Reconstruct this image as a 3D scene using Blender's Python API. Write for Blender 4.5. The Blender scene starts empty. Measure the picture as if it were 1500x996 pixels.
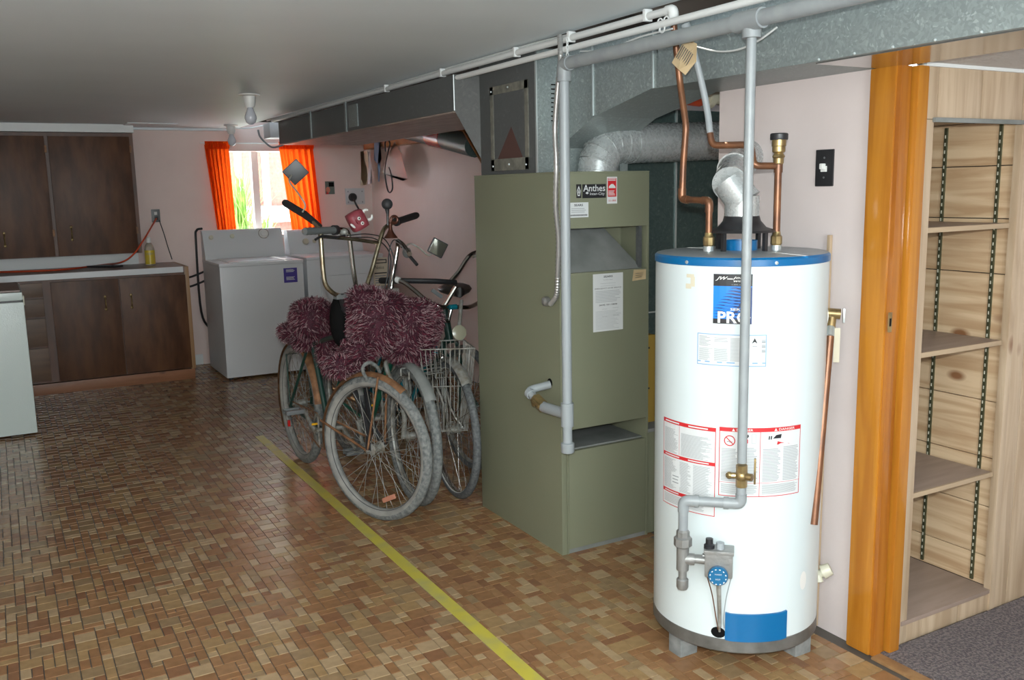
import bpy, bmesh, math, random
from mathutils import Vector, Matrix, noise
random.seed(7)
V = Vector
# ------------------------------------------------------------------ camera
H = 1.5
PITCH, YAW, ROLL, FPX = math.radians(9.42), math.radians(29.305), math.radians(-1.135), 1333.6
fwd = V((math.sin(YAW)*math.cos(PITCH), math.cos(YAW)*math.cos(PITCH), -math.sin(PITCH)))
rt0 = V((math.cos(YAW), -math.sin(YAW), 0)); up0 = rt0.cross(fwd)
rt = rt0*math.cos(ROLL)+up0*math.sin(ROLL); up = -rt0*math.sin(ROLL)+up0*math.cos(ROLL)
CAM = V((0, 0, H))
sc = bpy.context.scene
cd = bpy.data.cameras.new('camera'); cam = bpy.data.objects.new('camera', cd); sc.collection.objects.link(cam)
cam.matrix_world = Matrix(((rt.x, up.x, -fwd.x, 0), (rt.y, up.y, -fwd.y, 0), (rt.z, up.z, -fwd.z, H), (0, 0, 0, 1)))
cd.sensor_fit = 'HORIZONTAL'; cd.sensor_width = 36; cd.lens = 36*FPX/1500; cd.clip_start = .05; cd.clip_end = 100
sc.camera = cam
# ------------------------------------------------------------------ world, lights, exposure
w = bpy.data.worlds.new('world'); sc.world = w; w.use_nodes = True
bg = w.node_tree.nodes['Background']; bg.inputs[0].default_value = (.75, .88, 1, 1); bg.inputs[1].default_value = 10.5
def light(name, kind, loc, energy, color=(1, 1, 1), **k):
    l = bpy.data.lights.new(name, kind); l.energy = energy; l.color = color
    for a, b in k.items(): setattr(l, a, b)
    o = bpy.data.objects.new(name, l); o.location = loc; sc.collection.objects.link(o); return o
light('camera_flash', 'POINT', (-.01, -.02, 1.60), 205, (.93, 1, .99), shadow_soft_size=.02)
rear_fill = light('rear_fill_light', 'AREA', (.6, -1.44, 1.5), 60, (.86, .95, 1), shape='RECTANGLE', size=1.5, size_y=.8)  # added soft fill from behind the camera, brightens ceiling and walls
rear_fill.rotation_euler = (math.radians(90), 0, 0)
sun = light('sun', 'SUN', (2, 12, 8), 14, (1, .95, .85), angle=.01)
sun.rotation_euler = V((.10, -.32, -.90)).to_track_quat('-Z', 'Y').to_euler()
vs = sc.view_settings; vs.view_transform = 'Standard'; vs.look = 'None'; vs.exposure = 0.0; vs.gamma = 1; vs.use_curve_mapping = False
# ------------------------------------------------------------------ helpers
def ray(px, py): return rt*(px-750) - up*(py-498) + fwd*FPX
def U(px, py, x=None, y=None, z=None, n=None, d=None):
    r = ray(px, py)
    if x is not None: t = x/r.x
    elif y is not None: t = y/r.y
    elif z is not None: t = (z-H)/r.z
    else: t = (d-CAM.dot(n))/r.dot(n)
    return CAM+r*t
C = sc.collection
ROOT = {}
def link(o): C.objects.link(o); return o
def thing(name, label, cat, loc, group=None):
    o = bpy.data.objects.new(name, None); o.empty_display_size = .05; o.location = loc; link(o)
    o['label'] = label; o['category'] = cat
    if group: o['group'] = group
    return o
def base(o):
    l = V((0, 0, 0))
    while o: l += V(o.location); o = o.parent
    return l
def part(name, bm, m, parent=None, smooth=True, ang=35, free=True):
    if parent: bmesh.ops.translate(bm, verts=bm.verts, vec=-base(parent))
    bmesh.ops.recalc_face_normals(bm, faces=bm.faces)
    me = bpy.data.meshes.new(name); bm.to_mesh(me); bm.free()
    for mm in (m if isinstance(m, (list, tuple)) else [m]): me.materials.append(mm)
    if smooth and len(me.polygons):
        me.shade_smooth(); me.set_sharp_from_angle(angle=math.radians(ang))
    o = bpy.data.objects.new(name, me); link(o)
    if parent: o.parent = parent
    return o
def tag(o, label, cat, group=None):
    o['label'] = label; o['category'] = cat
    if group: o['group'] = group
    return o
def struct(name, bm, m, parent=None, smooth=False):
    o = part(name, bm, m, parent, smooth)
    if not parent: o['kind'] = 'structure'
    return o
def B(): return bmesh.new()
def box(bm, x0, x1, y0, y1, z0, z1, bev=0, mi=0):
    t = bmesh.new(); bmesh.ops.create_cube(t, size=1)
    for v in t.verts: v.co = V(((x0+x1)/2+v.co.x*(x1-x0), (y0+y1)/2+v.co.y*(y1-y0), (z0+z1)/2+v.co.z*(z1-z0)))
    if bev: bmesh.ops.bevel(t, geom=list(t.edges), offset=bev, segments=2, affect='EDGES', profile=.7)
    join(bm, t, mi); return bm
def join(bm, t, mi=0):
    vm = {}
    for v in t.verts: vm[v] = bm.verts.new(v.co)
    for f in t.faces:
        try: g = bm.faces.new([vm[v] for v in f.verts]); g.material_index = mi if mi else f.material_index
        except ValueError: pass
    t.free()
def obox(bm, c, ax, ay, az, sx, sy, sz, bev=0, mi=0):
    """oriented box: centre, three axes, sizes"""
    t = bmesh.new(); bmesh.ops.create_cube(t, size=1)
    for v in t.verts: v.co = V((v.co.x*sx, v.co.y*sy, v.co.z*sz))
    if bev: bmesh.ops.bevel(t, geom=list(t.edges), offset=bev, segments=2, affect='EDGES', profile=.7)
    for v in t.verts: v.co = V(c)+V(ax)*v.co.x+V(ay)*v.co.y+V(az)*v.co.z
    join(bm, t, mi); return bm
def prism(bm, poly, vec, mi=0):
    a = [bm.verts.new(V(p)) for p in poly]; b = [bm.verts.new(V(p)+V(vec)) for p in poly]; n = len(a)
    fs = [bm.faces.new(a), bm.faces.new(b[::-1])]+[bm.faces.new([a[i], b[i], b[(i+1) % n], a[(i+1) % n]]) for i in range(n)]
    for f in fs: f.material_index = mi
    return bm
def tube(bm, pts, r, seg=10, caps=True, closed=False, mi=0):
    pts = [V(p) for p in pts]; n = len(pts); rs = r if isinstance(r, (list, tuple)) else [r]*n
    rings = []; prev = None
    for i, p in enumerate(pts):
        if closed: t = (pts[(i+1) % n]-pts[i-1])
        else: t = (pts[min(i+1, n-1)]-pts[max(i-1, 0)])
        if t.length < 1e-9: t = V((0, 0, 1))
        t.normalize()
        if prev is None:
            a = t.cross(V((0, 0, 1)) if abs(t.z) < .9 else V((1, 0, 0))).normalized()
        else:
            a = prev-t*prev.dot(t)
            if a.length < 1e-6: a = t.cross(V((1, 0, 0)))
            a.normalize()
        prev = a; b = t.cross(a)
        rings.append([bm.verts.new(p+(a*math.cos(2*math.pi*k/seg)+b*math.sin(2*math.pi*k/seg))*rs[i]) for k in range(seg)])
    for i in range(n if closed else n-1):
        A, D = rings[i], rings[(i+1) % n]
        for k in range(seg):
            f = bm.faces.new([A[k], A[(k+1) % seg], D[(k+1) % seg], D[k]]); f.material_index = mi
    if caps and not closed:
        f = bm.faces.new(rings[0][::-1]); f.material_index = mi; f = bm.faces.new(rings[-1]); f.material_index = mi
    return bm
def fillet(pts, rad, n=5):
    pts = [V(p) for p in pts]; out = [pts[0]]
    for i in range(1, len(pts)-1):
        a, p, b = pts[i-1], pts[i], pts[i+1]
        r = min(rad, (a-p).length*.48, (b-p).length*.48)
        s = p+(a-p).normalized()*r; e = p+(b-p).normalized()*r
        for k in range(n+1):
            t = k/n; out.append(s*(1-t)**2+p*2*t*(1-t)+e*t*t)
    out.append(pts[-1]); return out
def spline(pts, n=6):
    pts = [V(p) for p in pts]; P = [pts[0]*2-pts[1]]+pts+[pts[-1]*2-pts[-2]]; out = []
    for i in range(1, len(P)-2):
        for k in range(n):
            t = k/n; a, b, c, d = P[i-1:i+3]
            out.append(.5*((2*b)+(c-a)*t+(2*a-5*b+4*c-d)*t*t+(3*b-a-3*c+d)*t**3))
    out.append(pts[-1]); return out
def lathe(bm, prof, c, ax=(0, 0, 1), seg=32, mi=0):
    ax = V(ax).normalized(); a = ax.cross(V((0, 0, 1)) if abs(ax.z) < .9 else V((1, 0, 0))).normalized(); b = ax.cross(a)
    rings = []
    for r, h in prof:
        if r < 1e-6: rings.append([bm.verts.new(V(c)+ax*h)])
        else: rings.append([bm.verts.new(V(c)+ax*h+(a*math.cos(2*math.pi*k/seg)+b*math.sin(2*math.pi*k/seg))*r) for k in range(seg)])
    for A, D in zip(rings, rings[1:]):
        for k in range(seg):
            q = []
            for vv in ([A[k % len(A)], A[(k+1) % len(A)], D[(k+1) % len(D)], D[k % len(D)]]):
                if vv not in q: q.append(vv)
            if len(q) > 2:
                f = bm.faces.new(q); f.material_index = mi
    return bm
def ball(bm, c, rx, ry=None, rz=None, seg=14, ax=None, mi=0):
    t = bmesh.new(); bmesh.ops.create_uvsphere(t, u_segments=seg, v_segments=max(6, seg*2//3), radius=1)
    ry = rx if ry is None else ry; rz = rx if rz is None else rz
    for v in t.verts:
        p = V((v.co.x*rx, v.co.y*ry, v.co.z*rz))
        if ax: p = ax[0]*p.x+ax[1]*p.y+ax[2]*p.z
        v.co = V(c)+p
    join(bm, t, mi); return bm
# ------------------------------------------------------------------ materials
def mat(name, col, rough=.5, metal=0, col2=None, scale=5, stretch=(1, 1, 1), bump=0, bscale=None, spec=.5, coat=0, detail=4, emit=None, trans=0, lo=.35, hi=.65):
    m = bpy.data.materials.new(name); m.use_nodes = True; nt = m.node_tree; p = nt.nodes['Principled BSDF']
    p.inputs['Base Color'].default_value = (*col, 1); p.inputs['Roughness'].default_value = rough; p.inputs['Metallic'].default_value = metal
    p.inputs['Specular IOR Level'].default_value = spec; p.inputs['Coat Weight'].default_value = coat; p.inputs['Coat Roughness'].default_value = .15
    if trans: p.inputs['Transmission Weight'].default_value = trans
    if col2 or bump:
        tc = nt.nodes.new('ShaderNodeTexCoord'); mp = nt.nodes.new('ShaderNodeMapping'); mp.inputs['Scale'].default_value = stretch
        nt.links.new(tc.outputs['Object'], mp.inputs[0])
        nz = nt.nodes.new('ShaderNodeTexNoise'); nz.inputs['Scale'].default_value = scale; nz.inputs['Detail'].default_value = detail
        nt.links.new(mp.outputs[0], nz.inputs['Vector'])
        if col2:
            r = nt.nodes.new('ShaderNodeValToRGB'); r.color_ramp.elements[0].position = lo; r.color_ramp.elements[1].position = hi
            r.color_ramp.elements[0].color = (*col, 1); r.color_ramp.elements[1].color = (*col2, 1)
            nt.links.new(nz.outputs[0], r.inputs[0]); nt.links.new(r.outputs[0], p.inputs['Base Color'])
        if bump:
            n2 = nt.nodes.new('ShaderNodeTexNoise'); n2.inputs['Scale'].default_value = bscale or scale; nt.links.new(mp.outputs[0], n2.inputs['Vector'])
            b = nt.nodes.new('ShaderNodeBump'); b.inputs['Strength'].default_value = bump; b.inputs['Distance'].default_value = .01
            nt.links.new(n2.outputs[0], b.inputs['Height']); nt.links.new(b.outputs[0], p.inputs['Normal'])
    return m
def galv(name, c1, c2, rough=.38, metal=.55, scale=55):
    m = mat(name, c1, rough, metal); nt = m.node_tree; p = nt.nodes['Principled BSDF']
    tc = nt.nodes.new('ShaderNodeTexCoord'); vo = nt.nodes.new('ShaderNodeTexVoronoi'); vo.inputs['Scale'].default_value = scale
    nz = nt.nodes.new('ShaderNodeTexNoise'); nz.inputs['Scale'].default_value = 12
    nt.links.new(tc.outputs['Object'], nz.inputs['Vector'])
    mx = nt.nodes.new('ShaderNodeMixRGB'); mx.inputs[0].default_value = .06; nt.links.new(tc.outputs['Object'], mx.inputs[1]); nt.links.new(nz.outputs['Color'], mx.inputs[2]); nt.links.new(mx.outputs[0], vo.inputs['Vector'])
    r = nt.nodes.new('ShaderNodeValToRGB'); r.color_ramp.elements[0].position = .25; r.color_ramp.elements[1].position = .95
    r.color_ramp.elements[0].color = (*c1, 1); r.color_ramp.elements[1].color = (*c2, 1)
    e = r.color_ramp.elements.new(.8); e.color = (*[a*.6+b*.4 for a, b in zip(c1, c2)], 1)
    nt.links.new(vo.outputs['Color'], r.inputs[0]); nt.links.new(r.outputs[0], p.inputs['Base Color'])
    r2 = nt.nodes.new('ShaderNodeMapRange'); r2.inputs[3].default_value = rough-.05; r2.inputs[4].default_value = rough+.08
    nt.links.new(vo.outputs['Color'], r2.inputs[0]); nt.links.new(r2.outputs[0], p.inputs['Roughness'])
    return m
def pine(name, light_, dark, knot, axis='z', rough=.4, sc_=1.0, knots=True):
    """straight-grained softwood with a few knots; axis = direction of the grain"""
    m = mat(name, light_, rough); nt = m.node_tree; p = nt.nodes['Principled BSDF']
    tc = nt.nodes.new('ShaderNodeTexCoord'); mp = nt.nodes.new('ShaderNodeMapping')
    s = [16*sc_]*3; s['xyz'.index(axis)] = 1.1*sc_; mp.inputs['Scale'].default_value = s
    nt.links.new(tc.outputs['Object'], mp.inputs[0])
    nz = nt.nodes.new('ShaderNodeTexNoise'); nz.inputs['Scale'].default_value = 1.6; nz.inputs['Detail'].default_value = 5; nz.inputs['Distortion'].default_value = .8
    nt.links.new(mp.outputs[0], nz.inputs['Vector'])
    r = nt.nodes.new('ShaderNodeValToRGB'); r.color_ramp.elements[0].position = .38; r.color_ramp.elements[1].position = .64
    r.color_ramp.elements[0].color = (*light_, 1); r.color_ramp.elements[1].color = (*dark, 1)
    nt.links.new(nz.outputs[0], r.inputs[0]); out = r.outputs[0]
    if knots:
        mp2 = nt.nodes.new('ShaderNodeMapping'); s2 = [6.5*sc_]*3; s2['xyz'.index(axis)] = 3.4*sc_; mp2.inputs['Scale'].default_value = s2
        nt.links.new(tc.outputs['Object'], mp2.inputs[0])
        vo = nt.nodes.new('ShaderNodeTexVoronoi'); vo.inputs['Scale'].default_value = 1; nt.links.new(mp2.outputs[0], vo.inputs['Vector'])
        r2 = nt.nodes.new('ShaderNodeValToRGB'); r2.color_ramp.elements[0].position = .07; r2.color_ramp.elements[1].position = .15
        r2.color_ramp.elements[0].color = (1, 1, 1, 1); r2.color_ramp.elements[1].color = (0, 0, 0, 1)
        nt.links.new(vo.outputs['Distance'], r2.inputs[0])
        mx = nt.nodes.new('ShaderNodeMixRGB'); mx.inputs[2].default_value = (*knot, 1)
        nt.links.new(r2.outputs[0], mx.inputs[0]); nt.links.new(out, mx.inputs[1]); out = mx.outputs[0]
    nt.links.new(out, p.inputs['Base Color'])
    return m
M = {}
M['wall'] = mat('pink_wall_paint', (.66, .58, .56), .6, col2=(.62, .54, .52), scale=3, bump=.08, bscale=40)
M['wall_far'] = mat('pink_wall_paint_far', (.76, .62, .57), .6, col2=(.72, .58, .53), scale=3, bump=.06, bscale=30)
M['ceil'] = mat('ceiling_paint', (.78, .84, .86), .55, col2=(.75, .81, .83), scale=2, bump=.05, bscale=20)
M['popcorn'] = mat('textured_ceiling', (.6, .58, .56), .9, bump=1, bscale=60)
M['white_trim'] = mat('white_trim_paint', (.72, .74, .73), .45)
M['grout'] = mat('floor_grout', (.085, .072, .06), .6)
M['far_floor'] = mat('far_floor', (.3, .2, .12), .4, col2=(.2, .12, .07), scale=30)
tc_ = [(.345, .215, .10), (.285, .145, .066), (.40, .275, .155), (.245, .118, .058), (.315, .168, .08), (.29, .19, .10)]
TILE = [mat('tile_colour', c, .27, col2=tuple(a*.84 for a in c), scale=25, spec=.55) for c in tc_]
M['tape'] = mat('yellow_tape', (.52, .44, .06), .45, col2=(.40, .36, .14), scale=9, lo=.45, hi=.75)
M['carpet'] = mat('carpet', (.20, .165, .16), 1, col2=(.10, .085, .09), scale=110, bump=1, bscale=150, detail=2, lo=.42, hi=.58)
M['olive'] = mat('olive_enamel', (.205, .215, .145), .42, col2=(.195, .205, .138), scale=2)
M['olive_dark'] = mat('olive_inside', (.20, .205, .14), .5)
M['dusty'] = mat('dusty_panel', (.17, .18, .17), .7, col2=(.24, .25, .24), scale=8)
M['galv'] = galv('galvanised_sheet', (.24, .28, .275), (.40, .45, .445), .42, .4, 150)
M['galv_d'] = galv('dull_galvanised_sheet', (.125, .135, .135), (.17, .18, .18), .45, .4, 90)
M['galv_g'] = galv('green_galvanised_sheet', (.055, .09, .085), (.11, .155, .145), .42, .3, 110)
M['galv_s'] = galv('bright_galvanised_pipe', (.44, .47, .47), (.50, .53, .53), .27, .4, 120)
M['shiny'] = mat('polished_sheet', (.5, .5, .49), .16, .95)
M['seam'] = mat('sheet_edge', (.55, .6, .6), .3, .6)
M['caulk'] = mat('old_caulk', (.20, .195, .16), .8, col2=(.12, .12, .10), scale=30)
M['rust'] = mat('rust_red', (.085, .04, .032), .8)
M['white_enamel'] = mat('white_enamel', (.62, .69, .70), .25, spec=.5)
M['appliance'] = mat('appliance_enamel', (.64, .66, .67), .3)
M['freezer'] = mat('freezer_enamel', (.60, .68, .65), .3, bump=.1, bscale=120)
M['blue'] = mat('blue_enamel', (.0, .115, .30), .3)
M['grey_top'] = mat('grey_metal_top', (.33, .36, .38), .4, .3)
M['grey_ring'] = mat('grey_base_ring', (.20, .20, .19), .4, .5, col2=(.14, .14, .13), scale=20)
M['concrete'] = mat('concrete_block', (.26, .27, .26), .9, col2=(.14, .15, .15), scale=20, bump=.6)
M['grey_pipe'] = mat('grey_pipe_paint', (.29, .315, .32), .4, col2=(.25, .27, .28), scale=18)
M['grey_light'] = mat('light_grey_pipe_paint', (.31, .34, .355), .4)
M['grey_valve'] = mat('valve_casting', (.27, .27, .26), .45, .5, bump=.2, bscale=60)
M['copper'] = mat('copper', (.24, .105, .05), .36, .5, col2=(.15, .07, .04), scale=14)
M['brass'] = mat('brass', (.42, .31, .14), .35, .75, col2=(.24, .17, .08), scale=30)
M['chrome'] = mat('chrome', (.62, .62, .60), .16, 1, col2=(.42, .40, .36), scale=12)
M['chrome_old'] = mat('tarnished_chrome', (.42, .38, .28), .25, .9, col2=(.25, .2, .12), scale=20)
M['dustchrome'] = mat('dusty_plating', (.38, .39, .37), .5, .4, col2=(.22, .2, .16), scale=30)
M['rusty'] = mat('rusty_steel', (.30, .15, .07), .6, .3, col2=(.16, .075, .035), scale=25, bump=.3)
M['black'] = mat('black_plastic', (.018, .018, .02), .4)
M['rubber'] = mat('black_rubber', (.03, .03, .032), .6)
M['tyre_grey'] = mat('dusty_grey_tyre', (.22, .23, .22), .8, col2=(.11, .12, .12), scale=60, bump=.5, bscale=120)
M['tyre_pale'] = mat('dusty_whitewall', (.29, .285, .26), .75, col2=(.20, .20, .19), scale=14)
M['whitewall'] = mat('whitewall', (.5, .5, .48), .6)
M['tyre_black'] = mat('black_tyre', (.06, .065, .07), .7, col2=(.13, .14, .14), scale=80)
M['green'] = mat('green_frame_paint', (.008, .12, .075), .28, coat=.4)
M['greend'] = mat('dark_green_frame_paint', (.012, .045, .035), .3, coat=.3)
M['teal'] = mat('teal_frame_paint', (.01, .20, .26), .25, .3, coat=.5)
M['red'] = mat('red_reflector', (.45, .01, .01), .25)
M['amber'] = mat('amber_reflector', (.75, .4, .02), .25)
M['pinkrefl'] = mat('faded_pink_reflector', (.48, .20, .13), .5)
M['white'] = mat('white_plastic', (.72, .72, .69), .4)
M['cream'] = mat('cream_plastic', (.58, .56, .44), .4)
M['mirror'] = mat('mirror_glass', (.42, .43, .38), .12, .9)
M['fur'] = mat('maroon_fur', (.055, .005, .017), .8, col2=(.035, .004, .012), scale=30)
M['fur_red'] = mat('crimson_fur', (.125, .012, .03), .8)
M['fur_pale'] = mat('pale_fur_tips', (.29, .19, .20), .8)
M['devil'] = mat('red_painted_face', (.30, .06, .075), .5, col2=(.22, .03, .045), scale=30)
M['brown_horn'] = mat('brown_horn_metal', (.09, .03, .018), .4, .5)
M['leather'] = mat('dark_saddle', (.02, .017, .016), .38)
M['leather2'] = mat('worn_grey_saddle', (.075, .07, .062), .38)
M['dark_wood'] = mat('dark_stained_plywood', (.060, .022, .008), .42, col2=(.125, .052, .022), scale=2.4, stretch=(5, 5, 1.4), spec=.25, detail=6, bump=.25, bscale=2)
M['mid_wood'] = mat('brown_drawer_wood', (.15, .075, .033), .45, col2=(.095, .044, .018), scale=3, stretch=(1, 5, 8))
M['frame_wood'] = mat('cabinet_frame_wood', (.125, .045, .018), .45, col2=(.07, .03, .016), scale=3, stretch=(6, 6, 1))
M['kick'] = pine('orange_pine_kick', (.28, .115, .05), (.20, .08, .033), (.06, .02, .01), 'x')
M['endpanel'] = pine('cabinet_end_pine', (.34, .19, .085), (.25, .13, .055), (.1, .04, .02), 'z')
M['laminate'] = mat('brown_laminate', (.24, .165, .14), .35)
M['varnish'] = pine('orange_varnished_wood', (.47, .19, .022), (.37, .135, .014), (.2, .06, .01), 'z', .14, knots=False)
M['varn2'] = pine('orange_jamb_wood', (.40, .145, .018), (.30, .095, .012), (.2, .06, .01), 'z', .14, knots=False)
M['pine_h'] = pine('knotty_pine_plank', (.60, .44, .28), (.42, .27, .15), (.22, .10, .045), 'y', .38)
M['pine_v'] = pine('knotty_pine_board', (.52, .40, .28), (.39, .28, .18), (.20, .09, .04), 'z', .4)
M['ply'] = mat('shelf_board', (.33, .245, .20), .45, col2=(.27, .20, .16), scale=4, stretch=(1, 8, 1))
M['plyedge'] = mat('shelf_edge', (.42, .31, .20), .5)
M['beam'] = mat('orange_beam', (.50, .22, .065), .5, col2=(.38, .15, .04), scale=4, stretch=(5, 1, 5))
M['soffit'] = mat('stained_soffit', (.40, .32, .28), .4, col2=(.25, .18, .15), scale=4, stretch=(5, 1, 1))
M['joist'] = mat('dark_joist_wood', (.05, .035, .025), .8)
M['plastic_bag'] = mat('clear_bag', (.50, .48, .44), .25, trans=.25)
M['paper'] = mat('white_paper', (.62, .64, .64), .6)
M['paper_y'] = mat('buff_paper', (.54, .42, .25), .7, col2=(.46, .34, .19), scale=12)
M['paper_b'] = mat('cream_paper', (.60, .55, .42), .7)
M['ink'] = mat('grey_ink', (.25, .27, .28), .7)
M['inkp'] = mat('pale_grey_ink', (.33, .35, .36), .7)
M['inkb'] = mat('black_ink', (.015, .015, .018), .5)
M['redink'] = mat('red_ink', (.55, .02, .025), .5)
M['blueink'] = mat('pale_blue_ink', (.2, .36, .56), .5)
M['sticker_blue'] = mat('bright_blue_print', (.0, .19, .68), .4)
M['navy'] = mat('navy_print', (.008, .03, .14), .4)
M['purple'] = mat('purple_sticker', (.055, .035, .25), .5)
M['yellow'] = mat('yellow_bottle', (.62, .46, .04), .3)
M['clear'] = mat('clear_plastic', (.75, .72, .6), .15, trans=.7)
M['cord'] = mat('orange_cord', (.55, .07, .02), .45)
M['wirewhite'] = mat('white_wire', (.66, .68, .67), .45)
M['flex'] = mat('flexible_conduit', (.45, .45, .44), .35, .6)
M['bulb'] = mat('unlit_bulb_glass', (.55, .57, .62), .12, spec=.8)
M['outlet'] = mat('grey_outlet', (.13, .14, .14), .4)
M['plate'] = mat('white_cover_plate', (.55, .56, .57), .4)
M['dial'] = mat('blue_dial', (.01, .12, .26), .3)
M['brick_out'] = mat('red_brick_outside', (.34, .16, .12), .9, col2=(.28, .12, .09), scale=30)
M['out_white'] = mat('white_outside', (.85, .85, .82), .7)
M['leaf'] = mat('leaf', (.10, .26, .03), .5, col2=(.25, .42, .08), scale=10)
M['standard'] = mat('brass_plated_standard', (.10, .105, .06), .35, .6)
M['lens'] = mat('headlight_lens', (.30, .29, .21), .2)
M['carton'] = mat('yellow_card', (.42, .27, .05), .6)
M['slot'] = mat('slot_dark', (.006, .006, .006), .9, spec=.1)
M['green_metal'] = mat('dull_green_metal', (.11, .14, .12), .5)
def curtain_mat():
    m = bpy.data.materials.new('orange_curtain'); m.use_nodes = True; nt = m.node_tree; nt.nodes.remove(nt.nodes['Principled BSDF'])
    d = nt.nodes.new('ShaderNodeBsdfDiffuse'); t = nt.nodes.new('ShaderNodeBsdfTranslucent'); x = nt.nodes.new('ShaderNodeMixShader')
    d.inputs[0].default_value = (.78, .09, .012, 1); t.inputs[0].default_value = (.95, .14, .012, 1); x.inputs[0].default_value = .6
    nt.links.new(d.outputs[0], x.inputs[1]); nt.links.new(t.outputs[0], x.inputs[2]); nt.links.new(x.outputs[0], nt.nodes['Material Output'].inputs[0]); return m
M['curtain'] = curtain_mat()
def glass_mat():
    m = bpy.data.materials.new('window_glass'); m.use_nodes = True; nt = m.node_tree; nt.nodes.remove(nt.nodes['Principled BSDF'])
    g = nt.nodes.new('ShaderNodeBsdfGlossy'); t = nt.nodes.new('ShaderNodeBsdfTransparent'); x = nt.nodes.new('ShaderNodeMixShader')
    g.inputs['Roughness'].default_value = .02; x.inputs[0].default_value = .06
    nt.links.new(t.outputs[0], x.inputs[1]); nt.links.new(g.outputs[0], x.inputs[2]); nt.links.new(x.outputs[0], nt.nodes['Material Output'].inputs[0]); return m
M['glass'] = glass_mat()
# ------------------------------------------------------------------ print helpers
_tcache = {}
def text_tris(s, bold=0, shear=0):
    k = (s, bold, shear)
    if k in _tcache: return _tcache[k]
    cu = bpy.data.curves.new('t', 'FONT'); cu.body = s; cu.size = 1; cu.offset = bold; cu.shear = shear; cu.resolution_u = 2
    o = bpy.data.objects.new('t', cu); C.objects.link(o); dg = bpy.context.evaluated_depsgraph_get()
    me = bpy.data.meshes.new_from_object(o.evaluated_get(dg))
    vs_ = [tuple(v.co[:2]) for v in me.vertices]; fs = [tuple(p.vertices) for p in me.polygons]
    bpy.data.objects.remove(o); bpy.data.meshes.remove(me); bpy.data.curves.remove(cu)
    _tcache[k] = (vs_, fs); return _tcache[k]
class Print:
    """flat print laid on a surface through f(u, v, lift) -> world point"""
    def __init__(s, f, nu=1): s.f = f; s.nu = nu; s.L = {}
    def bm(s, m): return s.L.setdefault(m, B())
    def rect(s, u0, v0, u1, v1, m, lift=.0006, nu=None):
        b = s.bm(m); nu = nu or max(1, int(round(s.nu*abs(u1-u0)/.04))) if s.nu > 1 else 1
        top = []; bot = []
        for i in range(nu+1):
            u = u0+(u1-u0)*i/nu; bot.append(b.verts.new(s.f(u, v0, lift))); top.append(b.verts.new(s.f(u, v1, lift)))
        for i in range(nu): b.faces.new([bot[i], bot[i+1], top[i+1], top[i]])
    def poly(s, pts, m, lift=.0009): s.bm(m).faces.new([s.bm(m).verts.new(s.f(u, v, lift)) for u, v in pts])
    def text(s, t, u0, v0, width, height, m, lift=.0012, bold=0, shear=0):
        vs_, fs = text_tris(t, bold, shear)
        if not vs_: return
        x0 = min(v[0] for v in vs_); x1 = max(v[0] for v in vs_); y0 = min(v[1] for v in vs_); y1 = max(v[1] for v in vs_)
        b = s.bm(m); vv = [b.verts.new(s.f(u0+(v[0]-x0)/(x1-x0)*width, v0+(v[1]-y0)/(y1-y0)*height, lift)) for v in vs_]
        for f in fs:
            try: b.faces.new([vv[i] for i in f])
            except ValueError: pass
    def lines(s, u0, v0, u1, v1, n, m, fill=.5, ragged=.3, lift=.0009):
        for i in range(n):
            v = v1+(v0-v1)*(i+.5)/n; h = abs(v1-v0)/n*fill/2
            s.rect(u0, v-h, u1-(u1-u0)*random.random()*ragged, v+h, m, lift)
    def frame(s, u0, v0, u1, v1, t, m, lift=.0009):
        s.rect(u0, v0, u1, v0+t, m, lift); s.rect(u0, v1-t, u1, v1, m, lift); s.rect(u0, v0, u0+t, v1, m, lift, 1); s.rect(u1-t, v0, u1, v1, m, lift, 1)
    def done(s, parent, name='print'):
        for m, b in s.L.items():
            part(name, b, M[m], parent, False)
# =================================================================== STRUCTURE
ZC = 2.07
fl = struct('floor', box(B(), -1.6, 3.6, -1.5, 8.45, -.08, -.0035), M['grout'])
struct('ceiling', box(B(), -1.6, 1.93, -1.5, 8.45, ZC, ZC+.1), M['ceil'])
u = struct('ceiling', box(B(), 1.93, 3.6, -1.5, 8.45, 2.26, 2.36), M['joist'])
for i in range(11):
    part('joist', box(B(), 1.932, 3.3, 1.3+i*.62, 1.34+i*.62, 2.07, 2.26), M['joist'], u)
struct('wall_left', box(B(), -1.7, -1.6, -1.5, 8.45, -.08, 2.2), M['wall_far'])
struct('wall_back', box(B(), -1.7, 3.6, -1.6, -1.5, -.08, 2.36), M['wall'])
# far wall with the window opening
wx0, wx1, wz0, wz1 = 1.79, 2.60, 1.12, 1.93
b = B()
for a in ((-1.6, wx0, 0, 2.3), (wx1, 3.6, 0, 2.3), (wx0, wx1, 0, wz0), (wx0, wx1, wz1, 2.3)): box(b, a[0], a[1], 8.4, 8.62, a[2]-.05, a[3])
struct('wall_far', b, M['wall_far'])
struct('wall_right', box(B(), 3.2, 3.3, 2.65, 8.4, -.05, 2.26), M['wall_far'])
b = box(B(), 2.33, 2.41, 1.905, 2.58, -.003, 1.832)
struct('wall_heater', b, M['wall'])
rear_panel = struct('added_rear_panel', box(B(), -.2, 1.4, -1.5, -1.48, 1.05, 1.95), M['out_white'])  # unseen white panel added on the back wall behind the fill light
struct('wall_hall', box(B(), 3.5, 3.6, -1.5, 2.65, -.08, 2.3), M['wall'])
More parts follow.
